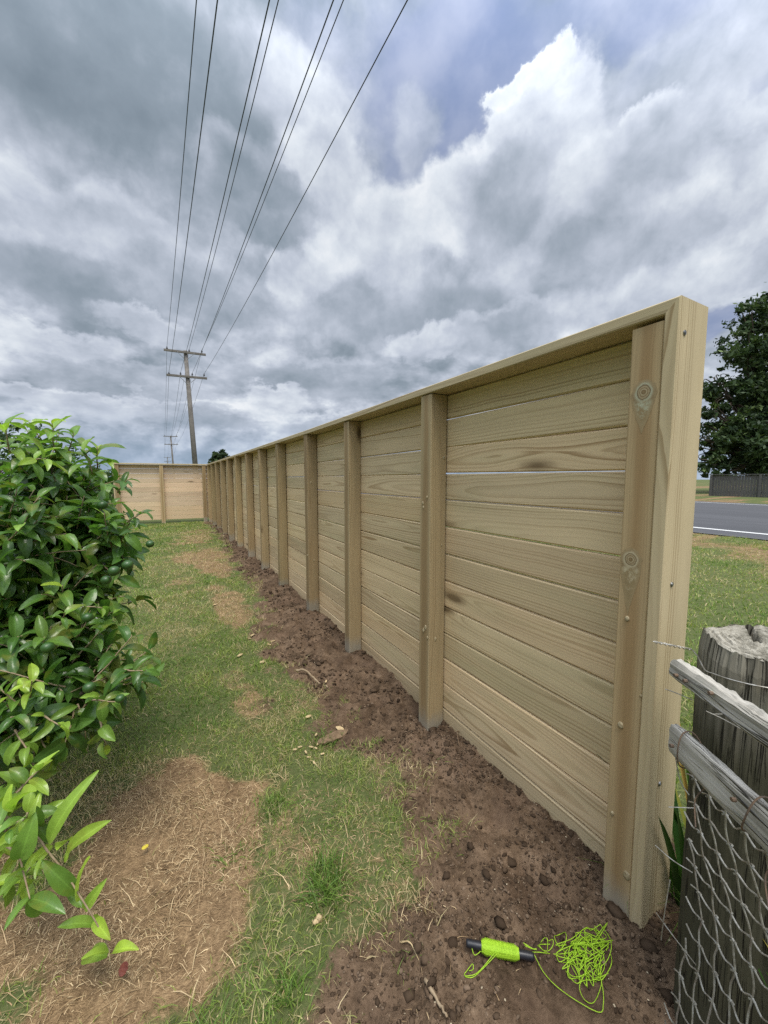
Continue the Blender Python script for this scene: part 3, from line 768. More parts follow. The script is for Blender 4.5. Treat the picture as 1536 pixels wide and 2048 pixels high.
def scatter(x0, x1, y0, y1, dens, h, wd, thin=1.):
    n = int((x1-x0)*(y1-y0)*dens); x = rng.uniform(x0, x1, n); y = rng.uniform(y0, y1, n)
    soil, dry = masks(x, y); cl = fbm(x*7, y*7, 77, 3); cl2 = fbm(x*2.2, y*2.2, 99, 3)
    keep = rng.random(n) < np.clip(1-soil*1.15+(cl-.55)*1.5*(soil < .985), 0, 1)*np.clip(1.-dry*1.15, .03, 1)
    x, y, soil, dry, cl, cl2 = [q[keep] for q in (x, y, soil, dry, cl, cl2)]; n = len(x)
    hue = np.clip(.42 + (cl2-.5)*1.1 + (cl-.5)*.5 + rng.normal(0, .16, n) + dry*.6 + soil*.3, 0, 1)
    hue = np.where(rng.random(n) < .13+.3*dry, rng.uniform(.8, 1, n), hue)
    GR['x'].append(x); GR['y'].append(y); GR['h'].append(h*rng.uniform(.45, 1.25, n)*(.65+cl*.8)); GR['w'].append(wd*rng.uniform(.6, 1.2, n)); GR['u'].append(hue); GR['l'].append(rng.uniform(.25, 1.15, n))
scatter(-.75, 1.05, .55, 2.3, 15000, .040, .0016)
scatter(-1.3, 1.0, 2.3, 4.2, 9000, .042, .0022)
scatter(-1.9, 1.0, 4.2, 7.5, 4200, .045, .0034)
scatter(-2.2, 1.0, 7.5, 13.0, 1900, .05, .0055)
scatter(1.32, 3.2, .35, 2.8, 4500, .05, .0026)
scatter(3.0, 10.6, .4, 6.0, 1700, .05, .0045)
# thin tufts straying into the soil
for _ in range(75):
    cy_ = rng.uniform(.72, 2.3); cx_ = float(np.interp(cy_, SOIL_Y, SOIL_X)) + rng.normal(.06, .13); n = int(rng.uniform(8, 40))
    GR['x'].append(rng.normal(cx_, .022, n)); GR['y'].append(rng.normal(cy_, .022, n)); GR['h'].append(.035*rng.uniform(.5, 1.3, n)); GR['w'].append(np.full(n, .0015)); GR['u'].append(np.clip(rng.normal(.5, .25, n), 0, 1)); GR['l'].append(rng.uniform(.3, 1.2, n))
# a few long dark tufts
for cx, cy, n, h in ((.36, 1.05, 170, .09), (.40, 1.12, 120, .08), (.14, 1.33, 60, .05), (.62, 1.72, 150, .05), (.30, 1.45, 120, .055), (.20, .88, 90, .07), (.02, .86, 120, .08), (1.28, .62, 60, .14), (1.33, .45, 80, .16)):
    GR['x'].append(rng.normal(cx, .035, n)); GR['y'].append(rng.normal(cy, .035, n)); GR['h'].append(h*rng.uniform(.5, 1.2, n)); GR['w'].append(np.full(n, .0018)); GR['u'].append(rng.uniform(.02, .35, n)); GR['l'].append(rng.uniform(.3, 1.2, n))
g = {k: np.concatenate(v) for k, v in GR.items()}
blades('grass', g['x'], g['y'], g['h'], g['w'], g['u'], g['l'], M_GRASS, 'short patchy green lawn grass')
def straw(x0, x1, y0, y1, dens, lo, hi):
    n = int((x1-x0)*(y1-y0)*dens); x = rng.uniform(x0, x1, n); y = rng.uniform(y0, y1, n)
    soil, dry = masks(x, y); keep = rng.random(n) < np.clip(dry*1.3-.15, .10, 1)*np.clip((fbm(x*6, y*6, 61, 3)-.26)*3.4, .15, 1)*(1-.93*sstep(.4, .9, soil))
    x, y = x[keep], y[keep]; n = len(x); return x, y, rng.uniform(lo, hi, n)
parts = [straw(-1.3, .9, .5, 2.2, 30000, .008, .030), straw(-1.3, .6, .5, 2.2, 1000, .04, .085), straw(-1., .8, 2.2, 6.5, 2600, .02, .06), straw(-1., 1., 6.5, 12.5, 1200, .03, .07)]
x, y, h = [np.concatenate(q) for q in zip(*parts)]; n = len(x)
blades('dry_grass', x, y, h, rng.uniform(.0005, .0013, n)*(1+y*.14), rng.random(n)**1.3, rng.uniform(.85, 1.6, n), M_STRAW, 'dead straw coloured grass lying over bare ground', True, .62)
# soil crumbs
def crumbs(n, xr, yr, s0, s1, pw, seed):
    r_ = np.random.default_rng(seed); x = r_.uniform(*xr, n); y = r_.uniform(*yr, n); soil, dry = masks(x, y)
    cl = fbm(x*4, y*4, 55, 3)
    k = r_.random(n) < sstep(.35, .85, soil)*np.clip((cl-.3)*3, .05, 1); x, y = x[k], y[k]; n = len(x)
    s = s0+(s1-s0)*r_.random(n)**pw; z = height(x, y)
    bm = bmesh.new(); bmesh.ops.create_icosphere(bm, subdivisions=1, radius=1); bm.verts.ensure_lookup_table()
    bv = np.array([v.co[:] for v in bm.verts]); bf = np.array([[v.index for v in f.verts] for f in bm.faces]); bm.free()
    jit = 1 + r_.uniform(-.42, .42, (n, len(bv), 1)); sc = s[:, None, None]*np.stack([r_.uniform(.55, 1.5, n), r_.uniform(.55, 1.5, n), r_.uniform(.45, .9, n)], 1)[:, None, :]
    V = bv[None]*jit*sc + np.stack([x, y, z+s*np.where(s > .0085, .05, .3)], 1)[:, None, :]
    F = (bf[None] + (np.arange(n)*len(bv))[:, None, None]).reshape(-1, 3)
    hue = np.where((r_.random(n) < .035) & (s < .004), 1., r_.random(n)*.85)
    hue = np.where(s > .0085, hue*.45, hue)
    rn = np.repeat(np.stack([hue, r_.random(n), r_.random(n)], 1), len(bv), 0)
    return V.reshape(-1, 3), F, rn
cp = [crumbs(90, (.5, 1.28), (.45, 1.3), .010, .021, 2.2, 9), crumbs(120, (.7, 1.22), (1.3, 4.5), .012, .026, 2.2, 10), crumbs(22000, (.1, 1.35), (.3, 1.6), .0013, .006, 2.8, 1), crumbs(300, (.45, 1.3), (.3, 1.5), .006, .015, 2.8, 2), crumbs(6000, (.4, 1.25), (1.5, 5), .003, .012, 2.5, 3), crumbs(2500, (.6, 1.25), (5, 12), .006, .02, 2, 4)]
off = 0; Vs, Fs, Rs = [], [], []
for V, F, rn in cp: Vs.append(V); Fs.append(F+off); Rs.append(rn); off += len(V)
tag(to_obj('soil', np.concatenate(Vs), np.concatenate(Fs), M_CLOD, None, {'rnd': np.concatenate(Rs)}, False), 'loose crumbly brown soil clods along the fence', 'soil', None, 'stuff')

def gz(x, y): return float(height(np.array([x]), np.array([y]))[0])
def gpt(px, py, lift=0.):
    P = on(px, py, 2, 0.); return np.array([P[0], P[1], gz(P[0], P[1])+lift])
# sticks
def stick(pix, r, label, mat=M_STICK):
    mb = MB(); P = [gpt(px, py, r*1.2+l) for px, py, l in pix]; S = spline(P, 6)
    S += rng.normal(0, r*.25, S.shape); m = len(S)
    tube(mb, S-S[0], np.linspace(r*1.25, r*.6, m)*(1+rng.uniform(-.12, .12, m)), 7)
    o = mb.build('stick', mat, None, True); o.location = S[0]; return tag(o, label, 'stick', 'sticks lying on the soil')
stick([(592,1345,.004), (612,1350,.012), (635,1365,.012), (655,1378,0)], .007, 'thick bent twig lying on soil in front of the third fence post')
stick([(850,1962,.0), (872,2000,.008), (895,2046,.002)], .0045, 'thin brown root stick on the bare soil below the string reel')
stick([(800,1882,.0), (820,1895,.006), (838,1918,0)], .002, 'fine pale root lying left of the string reel', M_CHIP)
stick([(640,1840,.0), (628,1858,.004)], .008, 'short fat pale twig on grass beside the dark grass tuft', M_CHIP)
stick([(920,1468,.0), (914,1485,.03), (918,1500,.0)], .003, 'small dark twig leaning on the lowest board', M_BARK)
# bark slab and wood chips
def slab(name, c, L, Wd, th, ang, tilt, mat, label, cat, group=None):
    mb = MB(); n = 9; V, F = [], []
    for i in range(n):
        t = i/(n-1)-.5; wv = Wd*(1-abs(2*t)**2.5*.75)*(1+random.uniform(-.15, .15)); cz = .25*Wd*(1-(2*t)**2)*random.uniform(.3, .7)
        for q, zz in ((-.5, 0), (0, cz), (.5, 0), (.5, -th), (-.5, -th)): V.append((t*L, q*wv, zz+th))
    for i in range(n-1):
        for j in range(5): k = (j+1) % 5; F.append((i*5+j, i*5+k, i*5+5+k, i*5+5+j))
    F += [(4, 3, 2, 1, 0), tuple((n-1)*5+j for j in range(5))]
    mb.add(V, F); o = mb.build(name, mat); o.location = c; o.rotation_euler = (tilt, random.uniform(-.15, .15), ang); return tag(o, label, cat, group)
slab('bark_piece', gpt(668, 1475, .028), .19, .055, .008, R(15), .1, M_BARK, 'long dark slab of bark lying at the edge of the grass', 'bark')
chips = [(680,1458,.05), (617,1438,.035), (652,1372,.03), (505,1275,.05), (498,1280,.04), (430,1210,.06), (590,1502,.02), (600,1496,.022), (612,1508,.02), (622,1499,.024), (632,1502,.02), (618,1518,.02), (636,1492,.025), (645,1512,.02), (628,1528,.018), (538,1290,.04), (545,1282,.04), (480,1315,.05), (525,1325,.04), (632,1470,.02)]
where = {0: 'curled pale wood chip resting against the bark slab', 1: 'flat tan wood chip on grass above the bark slab', 2: 'small pale chip near the bent twig', 5: 'long thin chip on the lawn far along the soil strip'}
for i, (px, py, L) in enumerate(chips):
    slab('wood_chip', gpt(px, py, .012), L, L*.42, .003, random.uniform(0, 6.3), random.uniform(-.5, .5), M_CHIP, where.get(i, 'pale wood shaving in the scatter left of the soil strip'), 'wood chip', 'pale wood chips scattered on the grass')
M_YLEAF = flat_mat("yellow leaf", (.60,.50,.06), (.50,.38,.04), 60., .6); M_RLEAF = flat_mat("red leaf", (.20,.055,.035), (.14,.04,.03), 60., .6); M_WHITE = flat_mat("white pebble", (.75,.75,.72), (.6,.6,.58), 60., .6)
slab('fallen_leaf', gpt(291, 1709, .03), .022, .014, .0012, .5, .2, M_YLEAF, 'small yellow fallen leaf on the dead grass patch', 'leaf')
slab('fallen_leaf', gpt(248, 1958, .03), .032, .02, .0012, 1.4, .2, M_RLEAF, 'dull red fallen leaf near the bottom edge of the dead grass', 'leaf')

# ------------------------------------------------------------------ builder's line on its reel
reel = empty('string_reel', tuple(gpt(1000, 1905)), 'neon lime builders line wound on a black tube with a loose tangle', 'string line')
q0, q1 = gpt(932, 1893), gpt(1068, 1921); q0[2] = q1[2] = max(q0[2], q1[2], gz(.74, .68))+.016
ax = q1-q0
mb = MB(); tube(mb, [q0, q0+ax*.03, q0+ax*.97, q1], [.0085, .0098, .0098, .0085], 16); mb.build('tube', M_BLACK, reel, True)
mb = MB(); S = []
for k in range(34*10):
    t = k/340; a = t*34*2*math.pi; f = .235+.535*t
    e1 = nrm2(np.cross(ax, Z3)); e2 = np.cross(nrm2(ax), e1)
    rr = .0172*(1-.10*t)*(1-.25*max(0, (abs(t-.5)-.40)/.1)) + .0005*math.sin(k*.37)
    S.append(q0+ax*(f+.006*math.sin(k*.05)) + (e1*math.cos(a)+e2*math.sin(a))*rr)
tube(mb, S, .0013, 5)
tube(mb, [q0+ax*(.23+.55*t) for t in np.linspace(0, 1, 10)], [.012]+[.0168*(1-.10*t) for t in np.linspace(0, 1, 8)]+[.012], 18)
mb.build('wound_line', M_LIME, reel, False)
def loose(pix, lift=.006, r=.00095, n=10):
    P = [gpt(p[0], p[1], (p[2] if len(p) > 2 else lift)) for p in pix]; mb = MB(); tube(mb, spline(P, n), r, 5); mb.build('loose_line', M_LIME, reel, True)
loose([(1065,1915,.02), (1090,1950), (1130,1990), (1195,2031), (1206,2020), (1203,1985), (1190,1950)])
loose([(1042,1910,.02), (1075,1915,.012), (1110,1918), (1140,1925)])
loose([(970,1900,.03), (950,1912,.01), (943,1898,.03), (945,1880,.01)])
loose([(990,1918,.02), (965,1938,.006), (948,1950,.006), (929,1947,.006), (935,1936,.006), (945,1931,.012), (946,1940,.006), (938,1938,.004)]); loose([(993,1920,.02), (965,1940,.004), (946,1952,.004), (930,1949,.004)])
for s_ in range(3): loose([(1046+k*8+math.sin(s_)*3, 1900+s_*3+k*3, .03-.003*k) for k in range(4)])
rs = np.random.default_rng(12)
tri = [np.array(p) for p in ((1185,1872), (1105,1925), (1150,1960), (1205,2010), (1205,1900), (1160,1915))]
for k in range(13):
    pts = []; c = tri[rs.integers(len(tri))].astype(float)
    for j in range(14):
        tgt = tri[rs.integers(len(tri))]; c = c + (tgt-c)*rs.uniform(.15, .6) + rs.normal(0, 14, 2)
        c[0] = np.clip(c[0], 1075, 1222); c[1] = np.clip(c[1], 1862, 2026)
        pts.append((c[0], c[1], rs.uniform(.003, .020)))
    loose(pts, n=8)
for cx, cy, a, b in ((1092,1905,14,10), (1120,1890,12,22), (1085,1900,10,16), (1180,1990,22,16), (1190,1885,22,14)):
    loose([(cx+a*math.cos(t+cx), cy+b*math.sin(t+cx), .012+.01*math.sin(t*1.7)) for t in np.linspace(0, 6.6, 9)], n=5)
loose([(1200,1863,.01), (1218,1890,.02), (1221,1925,.012), (1212,1945), (1196,1955)])

# ------------------------------------------------------------------ leaves
def leaf_mesh(base, d, up, L, Wd, droop, fold, hue, nst=6):
    """one citrus leaf: folded along the midrib and bent over; returns V, F, rnd"""
    d = nrm2(d); up = np.array(up, float); up = up-d*(up @ d)
    if np.linalg.norm(up) < 1e-3: up = np.cross(d, (1, 0, 0))
    up = nrm2(up); s = np.cross(d, up); V, F, Rn = [], [], []; r2 = random.random()
    P = np.array(base, float); dd = d.copy(); prev = 0
    tw = random.uniform(-.25, .25)
    for i in range(nst+1):
        t = i/nst
        if i: P = P + dd*(L/nst); dd = nrm2(dd - up*droop/nst)
        n_ = nrm2(np.cross(s, dd)); n_ = n_ if n_ @ up > 0 else -n_
        wv = Wd*.5*(math.sin(math.pi*min(1, t**.80*.985+.012)))**.85 + .0008
        ss = nrm2(s*math.cos(tw*t) + n_*math.sin(tw*t))
        wav = .06*math.sin(t*9+r2*6)*Wd
        V += [P - ss*wv + n_*(wv*fold+wav), P - ss*wv*.5 + n_*wv*fold*.38, P, P + ss*wv*.5 + n_*wv*fold*.38, P + ss*wv + n_*(wv*fold-wav)]
        Rn += [(hue, r2, 1.), (hue, r2, .5), (hue, r2, 0.), (hue, r2, .5), (hue, r2, 1.)]
    for i in range(nst):
        for j in range(4): F.append((i*5+j, i*5+j+1, i*5+6+j, i*5+5+j))
    return V, F, Rn
class LeafBag:
    def __init__(s): s.V, s.F, s.R = [], [], []
    def add(s, *a, **k):
        V, F, Rn = leaf_mesh(*a, **k); b = len(s.V); s.V += V; s.F += [tuple(i+b for i in f) for f in F]; s.R += Rn
    def build(s, name, mat, parent): return to_obj(name, np.array(s.V), s.F, mat, parent, {'rnd': s.R}, True)

# ------------------------------------------------------------------ the citrus tree
TX, TY = -.80, 2.15
citrus = empty('citrus_tree', (TX, TY, gz(TX, TY)), 'glossy dark green citrus tree with unripe fruit and pale new shoots beside the lawn', 'tree')
lobes = [(60,1045,1.75,.30), (110,1110,1.62,.24), (225,1095,1.6,.12), (170,1090,1.6,.16), (30,1200,1.6,.34), (130,1230,1.5,.18), (10,1350,1.45,.30), (110,1340,1.4,.20), (165,1385,1.3,.15), (-130,1090,1.9,.40), (-150,1300,1.7,.45), (20,1470,1.3,.14), (70,1440,1.25,.10), (140,1000,1.75,.17), (105,935,1.72,.08), (10,1100,1.4,.2)]
bag = LeafBag(); tw = MB(); trunk = MB()
base = np.array([TX, TY, gz(TX, TY)-.05]); fork = np.array([TX+.02, TY-.02, .38])
tube(trunk, spline([base, base+np.array([.01, .0, .2]), fork], 6), np.linspace(.050, .040, 13), 12)
hubs = []
for px, py, D, r in lobes:
    r = max(.05, r-.075); c = at(px, py, D); hubs.append((c, r))
    mid = fork*.45+c*.55+np.array([random.uniform(-.05, .05), random.uniform(-.05, .05), -.06])
    S = spline([fork+rng.normal(0, .008, 3), mid, c], 7); tube(trunk, S, np.linspace(.020, .006, len(S)), 8)
trunk.build('trunk', M_TRUNK, citrus, True)
camp = np.array([0, 0, CAM_H])
def twig(P, d, L, nl, hue, ll=(.055, .118)):
    d = nrm2(d); S = [P]; dd = d.copy()
    for k in range(5): dd = nrm2(dd + np.array([0, 0, -.03]) + rng.normal(0, .08, 3)); S.append(S[-1]+dd*L/5)
    S = np.array(S); tube(tw, S, np.linspace(.0032, .0015, 6), 5)
    ph = random.uniform(0, 6.28); e1 = nrm2(np.cross(d, (.3, .2, 1))); e2 = np.cross(d, e1)
    for k in range(nl):
        t = (k+.6)/nl; p = S[0] + (S[-1]-S[0])*0 ; q = t*5; i = min(int(q), 4); p = S[i]+(S[i+1]-S[i])*(q-i)
        a = ph + k*2.4; rad = e1*math.cos(a)+e2*math.sin(a)
        ld = d*(.35+.9*t**2) + rad*1.0 + np.array([0, 0, -.12])
        l = random.uniform(*ll)*(1-.25*(t > .85)); h_ = np.clip(hue + rng.normal(0, .10) + .10*(t > .8), 0, 1)
        bag.add(p, ld, d*.55 + np.array([0, 0, .8]) + rng.normal(0, .25, 3), l, l*random.uniform(.30, .44), random.uniform(.3, 2.1), random.uniform(.2, .75), h_)
for c, r in hubs:
    vis = c[0] > -2.6
    n = int(112*((r+.05)/.3)**2) if vis else 40
    for k in range(n):
        v = nrm2(rng.normal(0, 1, 3)); v[2] = v[2]*.9+.05
        P = c + v*r*random.uniform(.45, .88)
        d = v + np.array([0, 0, .35]) + rng.normal(0, .35, 3)
        top = P[2] > 1.25
        hue = .26 + .36*random.random() + (.15 if random.random() < .12 else 0) + .10*top*(v[2] > .4)
        twig(P, d, random.uniform(.10, .20), random.randint(6, 9), hue)
# pale flushes
for px, py, D, dx, dz, L, n, hue in ((112,905,1.55,.05,1.,.12,9,.74), (95,900,1.58,-.2,1.,.12,8,.74), (135,915,1.6,.2,1.,.11,7,.66), (195,940,1.55,.2,.9,.10,8,.70), (185,950,1.5,.0,1.,.1,7,.64), (20,905,1.4,.2,.8,.10,7,.80), (60,925,1.4,.8,.2,.09,6,.82), (255,1045,1.45,.8,.5,.10,6,.45), (235,985,1.55,.7,.5,.08,6,.55),
        (60,1395,1.15,.3,.8,.08,8,.90), (40,1410,1.15,-.3,.5,.08,7,.86), (85,1430,1.15,.8,-.1,.08,6,.82), (185,1400,1.2,.6,.1,.10,7,.66), (200,1440,1.2,.3,-.8,.08,6,.70), (240,1340,1.25,.9,.1,.10,7,.52), (120,1250,1.3,.5,.6,.09,5,.70), (165,1215,1.35,.9,.25,.09,5,.62), (30,1460,1.12,.4,-.3,.1,6,.82)):
    twig(at(px, py, D), cR*dx + Z3*dz - cF*.25, L, n, hue, (.08, .115) if py < 960 else (.045, .078))
# the low shoot hanging out over the dead grass
def shoot(stem, leaves, D, hue):
    S = spline([at(px, py, D+dd) for px, py, dd in stem], 8); tube(tw, S, np.linspace(.0034, .0014, len(S)), 6)
    for bx, by, tx, ty, dd, wr in leaves:
        A, B = at(bx, by, D), at(tx, ty, D+dd); L = np.linalg.norm(B-A)
        bag.add(A, B-A+Z3*.35*L, Z3*.9 - cF*.35 + rng.normal(0, .28, 3), L*1.0, L*wr*.80, random.uniform(.5, 1.2), random.uniform(.35, .75), np.clip(hue+rng.normal(-.05, .10), 0, 1), nst=10)
shoot([(-40,1620,.05), (30,1640,.02), (70,1670,0), (98,1706,0), (130,1745,0), (165,1800,-.02), (195,1850,-.02), (222,1905,-.02)],
      [(98,1690,150,1575,-.03,.24), (135,1705,198,1660,-.03,.30), (98,1706,60,1760,-.05,.36), (150,1785,75,1748,-.06,.36), (160,1800,140,1730,-.04,.34), (165,1815,128,1785,.02,.36), (170,1820,205,1785,-.02,.34), (182,1835,212,1850,.02,.36),
       (188,1850,120,1852,-.05,.40), (190,1840,215,1895,-.05,.36), (218,1905,168,1910,-.04,.36), (224,1906,270,1893,-.02,.34), (215,1912,165,1935,.04,.42), (62,1665,80,1580,.03,.28), (115,1700,140,1680,.06,.5), (130,1725,142,1690,.01,.25)], .95, .90)
shoot([(-60,1700,.05), (0,1690,.02), (35,1710,.0), (48,1750,0), (60,1798,-.02)],
      [(35,1705,10,1670,-.03,.5), (40,1720,68,1668,-.03,.5), (50,1740,0,1762,-.05,.4), (58,1795,10,1865,-.06,.36), (62,1798,120,1832,-.04,.36), (60,1790,85,1850,.02,.5), (48,1760,30,1800,.03,.5), (25,1625,0,1585,-.02,.45), (28,1620,55,1565,-.02,.5), (10,1650,-30,1690,-.03,.45), (20,1660,18,1690,-.02,.55)], .92, .86)
for bx, by, n_ in ((5,1610,6), (-25,1680,8), (-10,1770,7), (-40,1620,8), (30,1590,6), (55,1620,6), (20,1650,7), (70,1640,5), (15,1710,6), (40,1770,5)):
    twig(at(bx, by, 1.0), cR*.45 + Z3*.35 + rng.normal(0, .3, 3), .08, n_, .80, (.05, .085))
bag.build('crown', M_LEAF, citrus); tw.build('twigs', M_STICK, citrus, True)
for k, (px, py, D, r) in enumerate(((240,1397,1.12,.0125), (178,1375,1.14,.0165), (228,1142,1.30,.018), (212,1160,1.30,.016), (300,1088,1.40,.014), (255,1130,1.34,.018), (175,1235,1.30,.017), (95,1295,1.2,.018), (205,1010,1.5,.018))):
    bm = bmesh.new(); bmesh.ops.create_uvsphere(bm, u_segments=20, v_segments=14, radius=r)
    for v in bm.verts: v.co.z *= .93; v.co += v.co.normalized()*float(vnoise(v.co.x*300, v.co.y*300+v.co.z*200, 3)-.5)*.0008
    V = [np.array(v.co)+at(px, py, D) for v in bm.verts]; F = [tuple(v.index for v in f.verts) for f in bm.faces]; bm.free()
    to_obj('fruit', V, F, M_FRUIT, citrus, None, True)

# ------------------------------------------------------------------ strap-leaved weeds behind the netting
def strap_plant(x, y, n, h, label, hue0, hue1):
    e = empty('garden_plant', (x, y, gz(x, y)), label, 'plant', 'leafy plants behind the wire netting')
    b = LeafBag()
    for k in range(n):
        a = random.uniform(0, 6.28); L = h*random.uniform(.5, 1.1); rr = random.uniform(0, .04)
        b.add((x+rr*math.cos(a), y+rr*math.sin(a), gz(x, y)-.01), (math.cos(a)*random.uniform(.05, .36)+.10, math.sin(a)*random.uniform(.05, .36), 1), (-math.cos(a), -math.sin(a), .3), L, random.uniform(.011, .026), random.uniform(.1, 1.1), .25, random.uniform(hue0, hue1), nst=8)
    b.build('leaves', M_STRAP, e)
for (x, y, n, h, lab, a, b) in ((1.25, .40, 14, .26, 'low strappy green plant against the end of the new fence', .1, .6), (1.33, .28, 18, .40, 'taller strappy plant with some yellow blades right of the fence end', .2, .9),
        (1.04, .13, 26, .50, 'dense strappy plant at the foot of the old round post behind netting', .1, .75), (1.16, .04, 26, .62, 'tall green strap leaves rising behind the lower rail', .2, .85), (.96, .0, 22, .50, 'yellowing strap leaved plant close behind the netting', .3, 1.), (.90, -.12, 22, .52, 'clump of strap leaves nearest the camera behind netting', .2, .8), (1.32, .49, 26, .46, 'dark green leafy clump squeezed between the fence end and the old post', .05, .5), (1.44, .50, 20, .60, 'yellow and red tinged blades just past the end of the new fence', .5, 1.), (1.42, .36, 16, .42, 'browning strappy plant on the verge side of the old post', .5, 1.)):
    strap_plant(x, y, n, h, lab, a, b)

# ------------------------------------------------------------------ trees
def leafy(name, blobs, nleaf, size, mat, parent, seed, gap=.25, label=None):
    """a crown of leaf-sized faces clumped in many small sprays inside the given blobs"""
    r_ = np.random.default_rng(seed); vol = np.array([b[3]**3 for b in blobs]); pr = vol/vol.sum(); V = []; H = []
    ncl = max(20, nleaf//45)
    bi = r_.choice(len(blobs), ncl, p=pr); B = np.array([b[:3] for b in blobs])[bi]; Rr = np.array([b[3] for b in blobs])[bi]
    v = r_.normal(0, 1, (ncl, 3)); v /= np.linalg.norm(v, axis=1)[:, None]
    C = B + v*(Rr*r_.uniform(.35, 1.08, ncl))[:, None]*np.array([1, 1, .9]); cr = Rr*r_.uniform(.10, .30, ncl); ch = r_.normal(0, .16, ncl)
    k = r_.integers(0, ncl, nleaf); P = C[k] + r_.normal(0, .55, (nleaf, 3))*cr[k][:, None]*np.array([1, 1, .7])
    a = r_.normal(0, 1, (nleaf, 3)); a /= np.linalg.norm(a, axis=1)[:, None]; b_ = np.cross(a, r_.normal(0, 1, (nleaf, 3))); b_ /= np.linalg.norm(b_, axis=1)[:, None]
    s = size*r_.uniform(.5, 1.3, nleaf)[:, None]
    V = np.stack([P-a*s, P+b_*s*.42, P+a*s, P-b_*s*.42], 1).reshape(-1, 3); F = np.arange(nleaf*4).reshape(-1, 4)
    hue = np.clip(.46+1.3*ch[k]+r_.normal(0, .18, nleaf), 0, 1)
    return to_obj(name, V, F, mat, parent, {'rnd': np.repeat(np.stack([hue, r_.random(nleaf), r_.random(nleaf)], 1), 4, 0)})
def tree(loc, blobs, nleaf, size, mat, label, seed, trunk_r, name='tree', group=None):
    e = empty(name, loc, label, 'tree', group); loc = np.array(loc, float); mb = MB()
    top = np.mean([b[:3] for b in blobs], 0); fk = loc + (top-loc)*np.array([.35, .35, .38])
    tube(mb, spline([loc-Z3*.2, (loc+fk)/2+rng.normal(0, trunk_r*.4, 3), fk], 5), np.linspace(trunk_r*1.25, trunk_r*.75, 11), 10)
    for b in blobs:
        c = np.array(b[:3]); S = spline([fk, (fk+c)/2+rng.normal(0, b[3]*.12, 3), c], 5); tube(mb, S, np.linspace(trunk_r*.5, trunk_r*.12, len(S)), 6)
        for q in range(4):
            v = nrm2(rng.normal(0, 1, 3)); S = spline([c*.6+fk*.4, c+v*b[3]*.4, c+v*b[3]*.95], 4); tube(mb, S, np.linspace(trunk_r*.18, trunk_r*.04, len(S)), 5)
    mb.build('trunk', M_TRUNK, e, True); leafy('crown', blobs, nleaf, size, mat, e, seed)
    return e
D = 29.5
bl = [(*at(px, py, D+dd), r) for px, py, dd, r in ((1560,625,0,2.5), (1495,705,0,2.0), (1455,790,0,1.9), (1440,860,0,1.7), (1520,830,0,2.6), (1600,780,0,3.2), (1450,915,0,1.5), (1540,905,-.5,2.2), (1640,900,0,3), (1660,650,0,3.), (1610,540,1,2.2), (1475,690,0,1.1), (1500,640,0,1.2), (1425,820,0,1.2), (1420,900,0,1.2), (1480,930,-.3,1.4), (1560,940,-.5,1.6), (1430,760,.4,1.0), (1412,925,-.4,1.1), (1400,880,.2,.9), (1450,945,-.6,1.2), (1600,950,-.6,1.6), (1500,870,-1,2.), (1560,760,-1,2.6))]
tree((*at(1570, 985, D)[:2], .2), bl, 52000, .21, M_TREELEAF, 'big dark leafy tree across the road behind a low grey wall', 31, .35, 'large_tree')
# bare broken branches low on the tree's left side belong to that tree's dead skirt
tree((-3.1, 5.6, 0), [(*at(-60, 960, 5.2), .85), (*at(40, 915, 5.4), .55), (*at(95, 950, 5.4), .5), (*at(-10, 880, 5.4), .32)], 7000, .035, M_BUSHLEAF, 'rounded paler green tree standing behind the citrus tree', 33, .06, 'round_tree')
p = at(440, 925, 42)
tree((p[0], p[1], .05), [(*at(430, 918, 42), .65), (*at(442, 912, 42), .7), (*at(452, 918, 42), .6), (*at(437, 924, 42), .9)], 5000, .16, M_TREELEAF, 'small distant tree top showing above the long fence', 35, .15, 'distant_tree')
for k, (px, py, D, r, lab) in enumerate(((150, 950, 19, 1.1, 'distant bushy tree left of the return fence, largest of three'), (225, 950, 24, .95, 'distant bush just left of the return fence end post'), (60, 955, 26, 1.5, 'distant bush hidden mostly behind the citrus tree'))):
    P = at(px, py, D); tree((P[0], P[1], 0), [(P[0], P[1], 1.1, r), (P[0]+r*.7, P[1], .8, r*.7), (P[0]-r*.7, P[1]+.2, .9, r*.75)], 2500, .09, M_BUSHLEAF, lab, 40+k, .08, 'bush', 'bushes beyond the lawn')
# far hedgerow on the horizon
hb = [(x, y, .6+random.uniform(0, .6), random.uniform(1.2, 2.4)) for x, y in [(-60+k*4+random.uniform(-2, 2), 95+random.uniform(-6, 6)) for k in range(22)]]
leafy('treeline', hb, 9000, .35, M_BUSHLEAF, None, 51)['kind'] = 'stuff'
bpy.data.objects['treeline']['label'] = 'far off hedgerow along the horizon'; bpy.data.objects['treeline']['category'] = 'treeline'

# ------------------------------------------------------------------ low grey wall across the road
wl = empty('boundary_wall', (29.6, 11.3, .2), 'low grey weathered paling wall along the far side of the road', 'wall')
mb = MB(); mp = MB(); y = 11.9; k = 0; xw = 31.0
while y > -14:
    timber(mb, (xw, y-.055, .1), (0, 0, 1), (0, 1, 0), (1, 0, 0), 1.42+random.uniform(-.03, .03), .135, .02, .003, None, 1); y -= .145
mb.build('palings', M_WALL, wl)
for y in np.arange(11.8, -14, -2.4):
    mb = MB(); timber(mb, (xw-.075, y, -.1), (0, 0, 1), (0, 1, 0), (1, 0, 0), 1.7, .11, .10, .004, None, 1); mb.build('post', M_WALL, wl)
mb = MB(); timber(mb, (xw-.01, 11.95, 1.585), (0, -1, 0), (1, 0, 0), (0, 0, 1), 26, .16, .04, .004, None, 10); mb.build('capping_rail', M_WALL, wl)

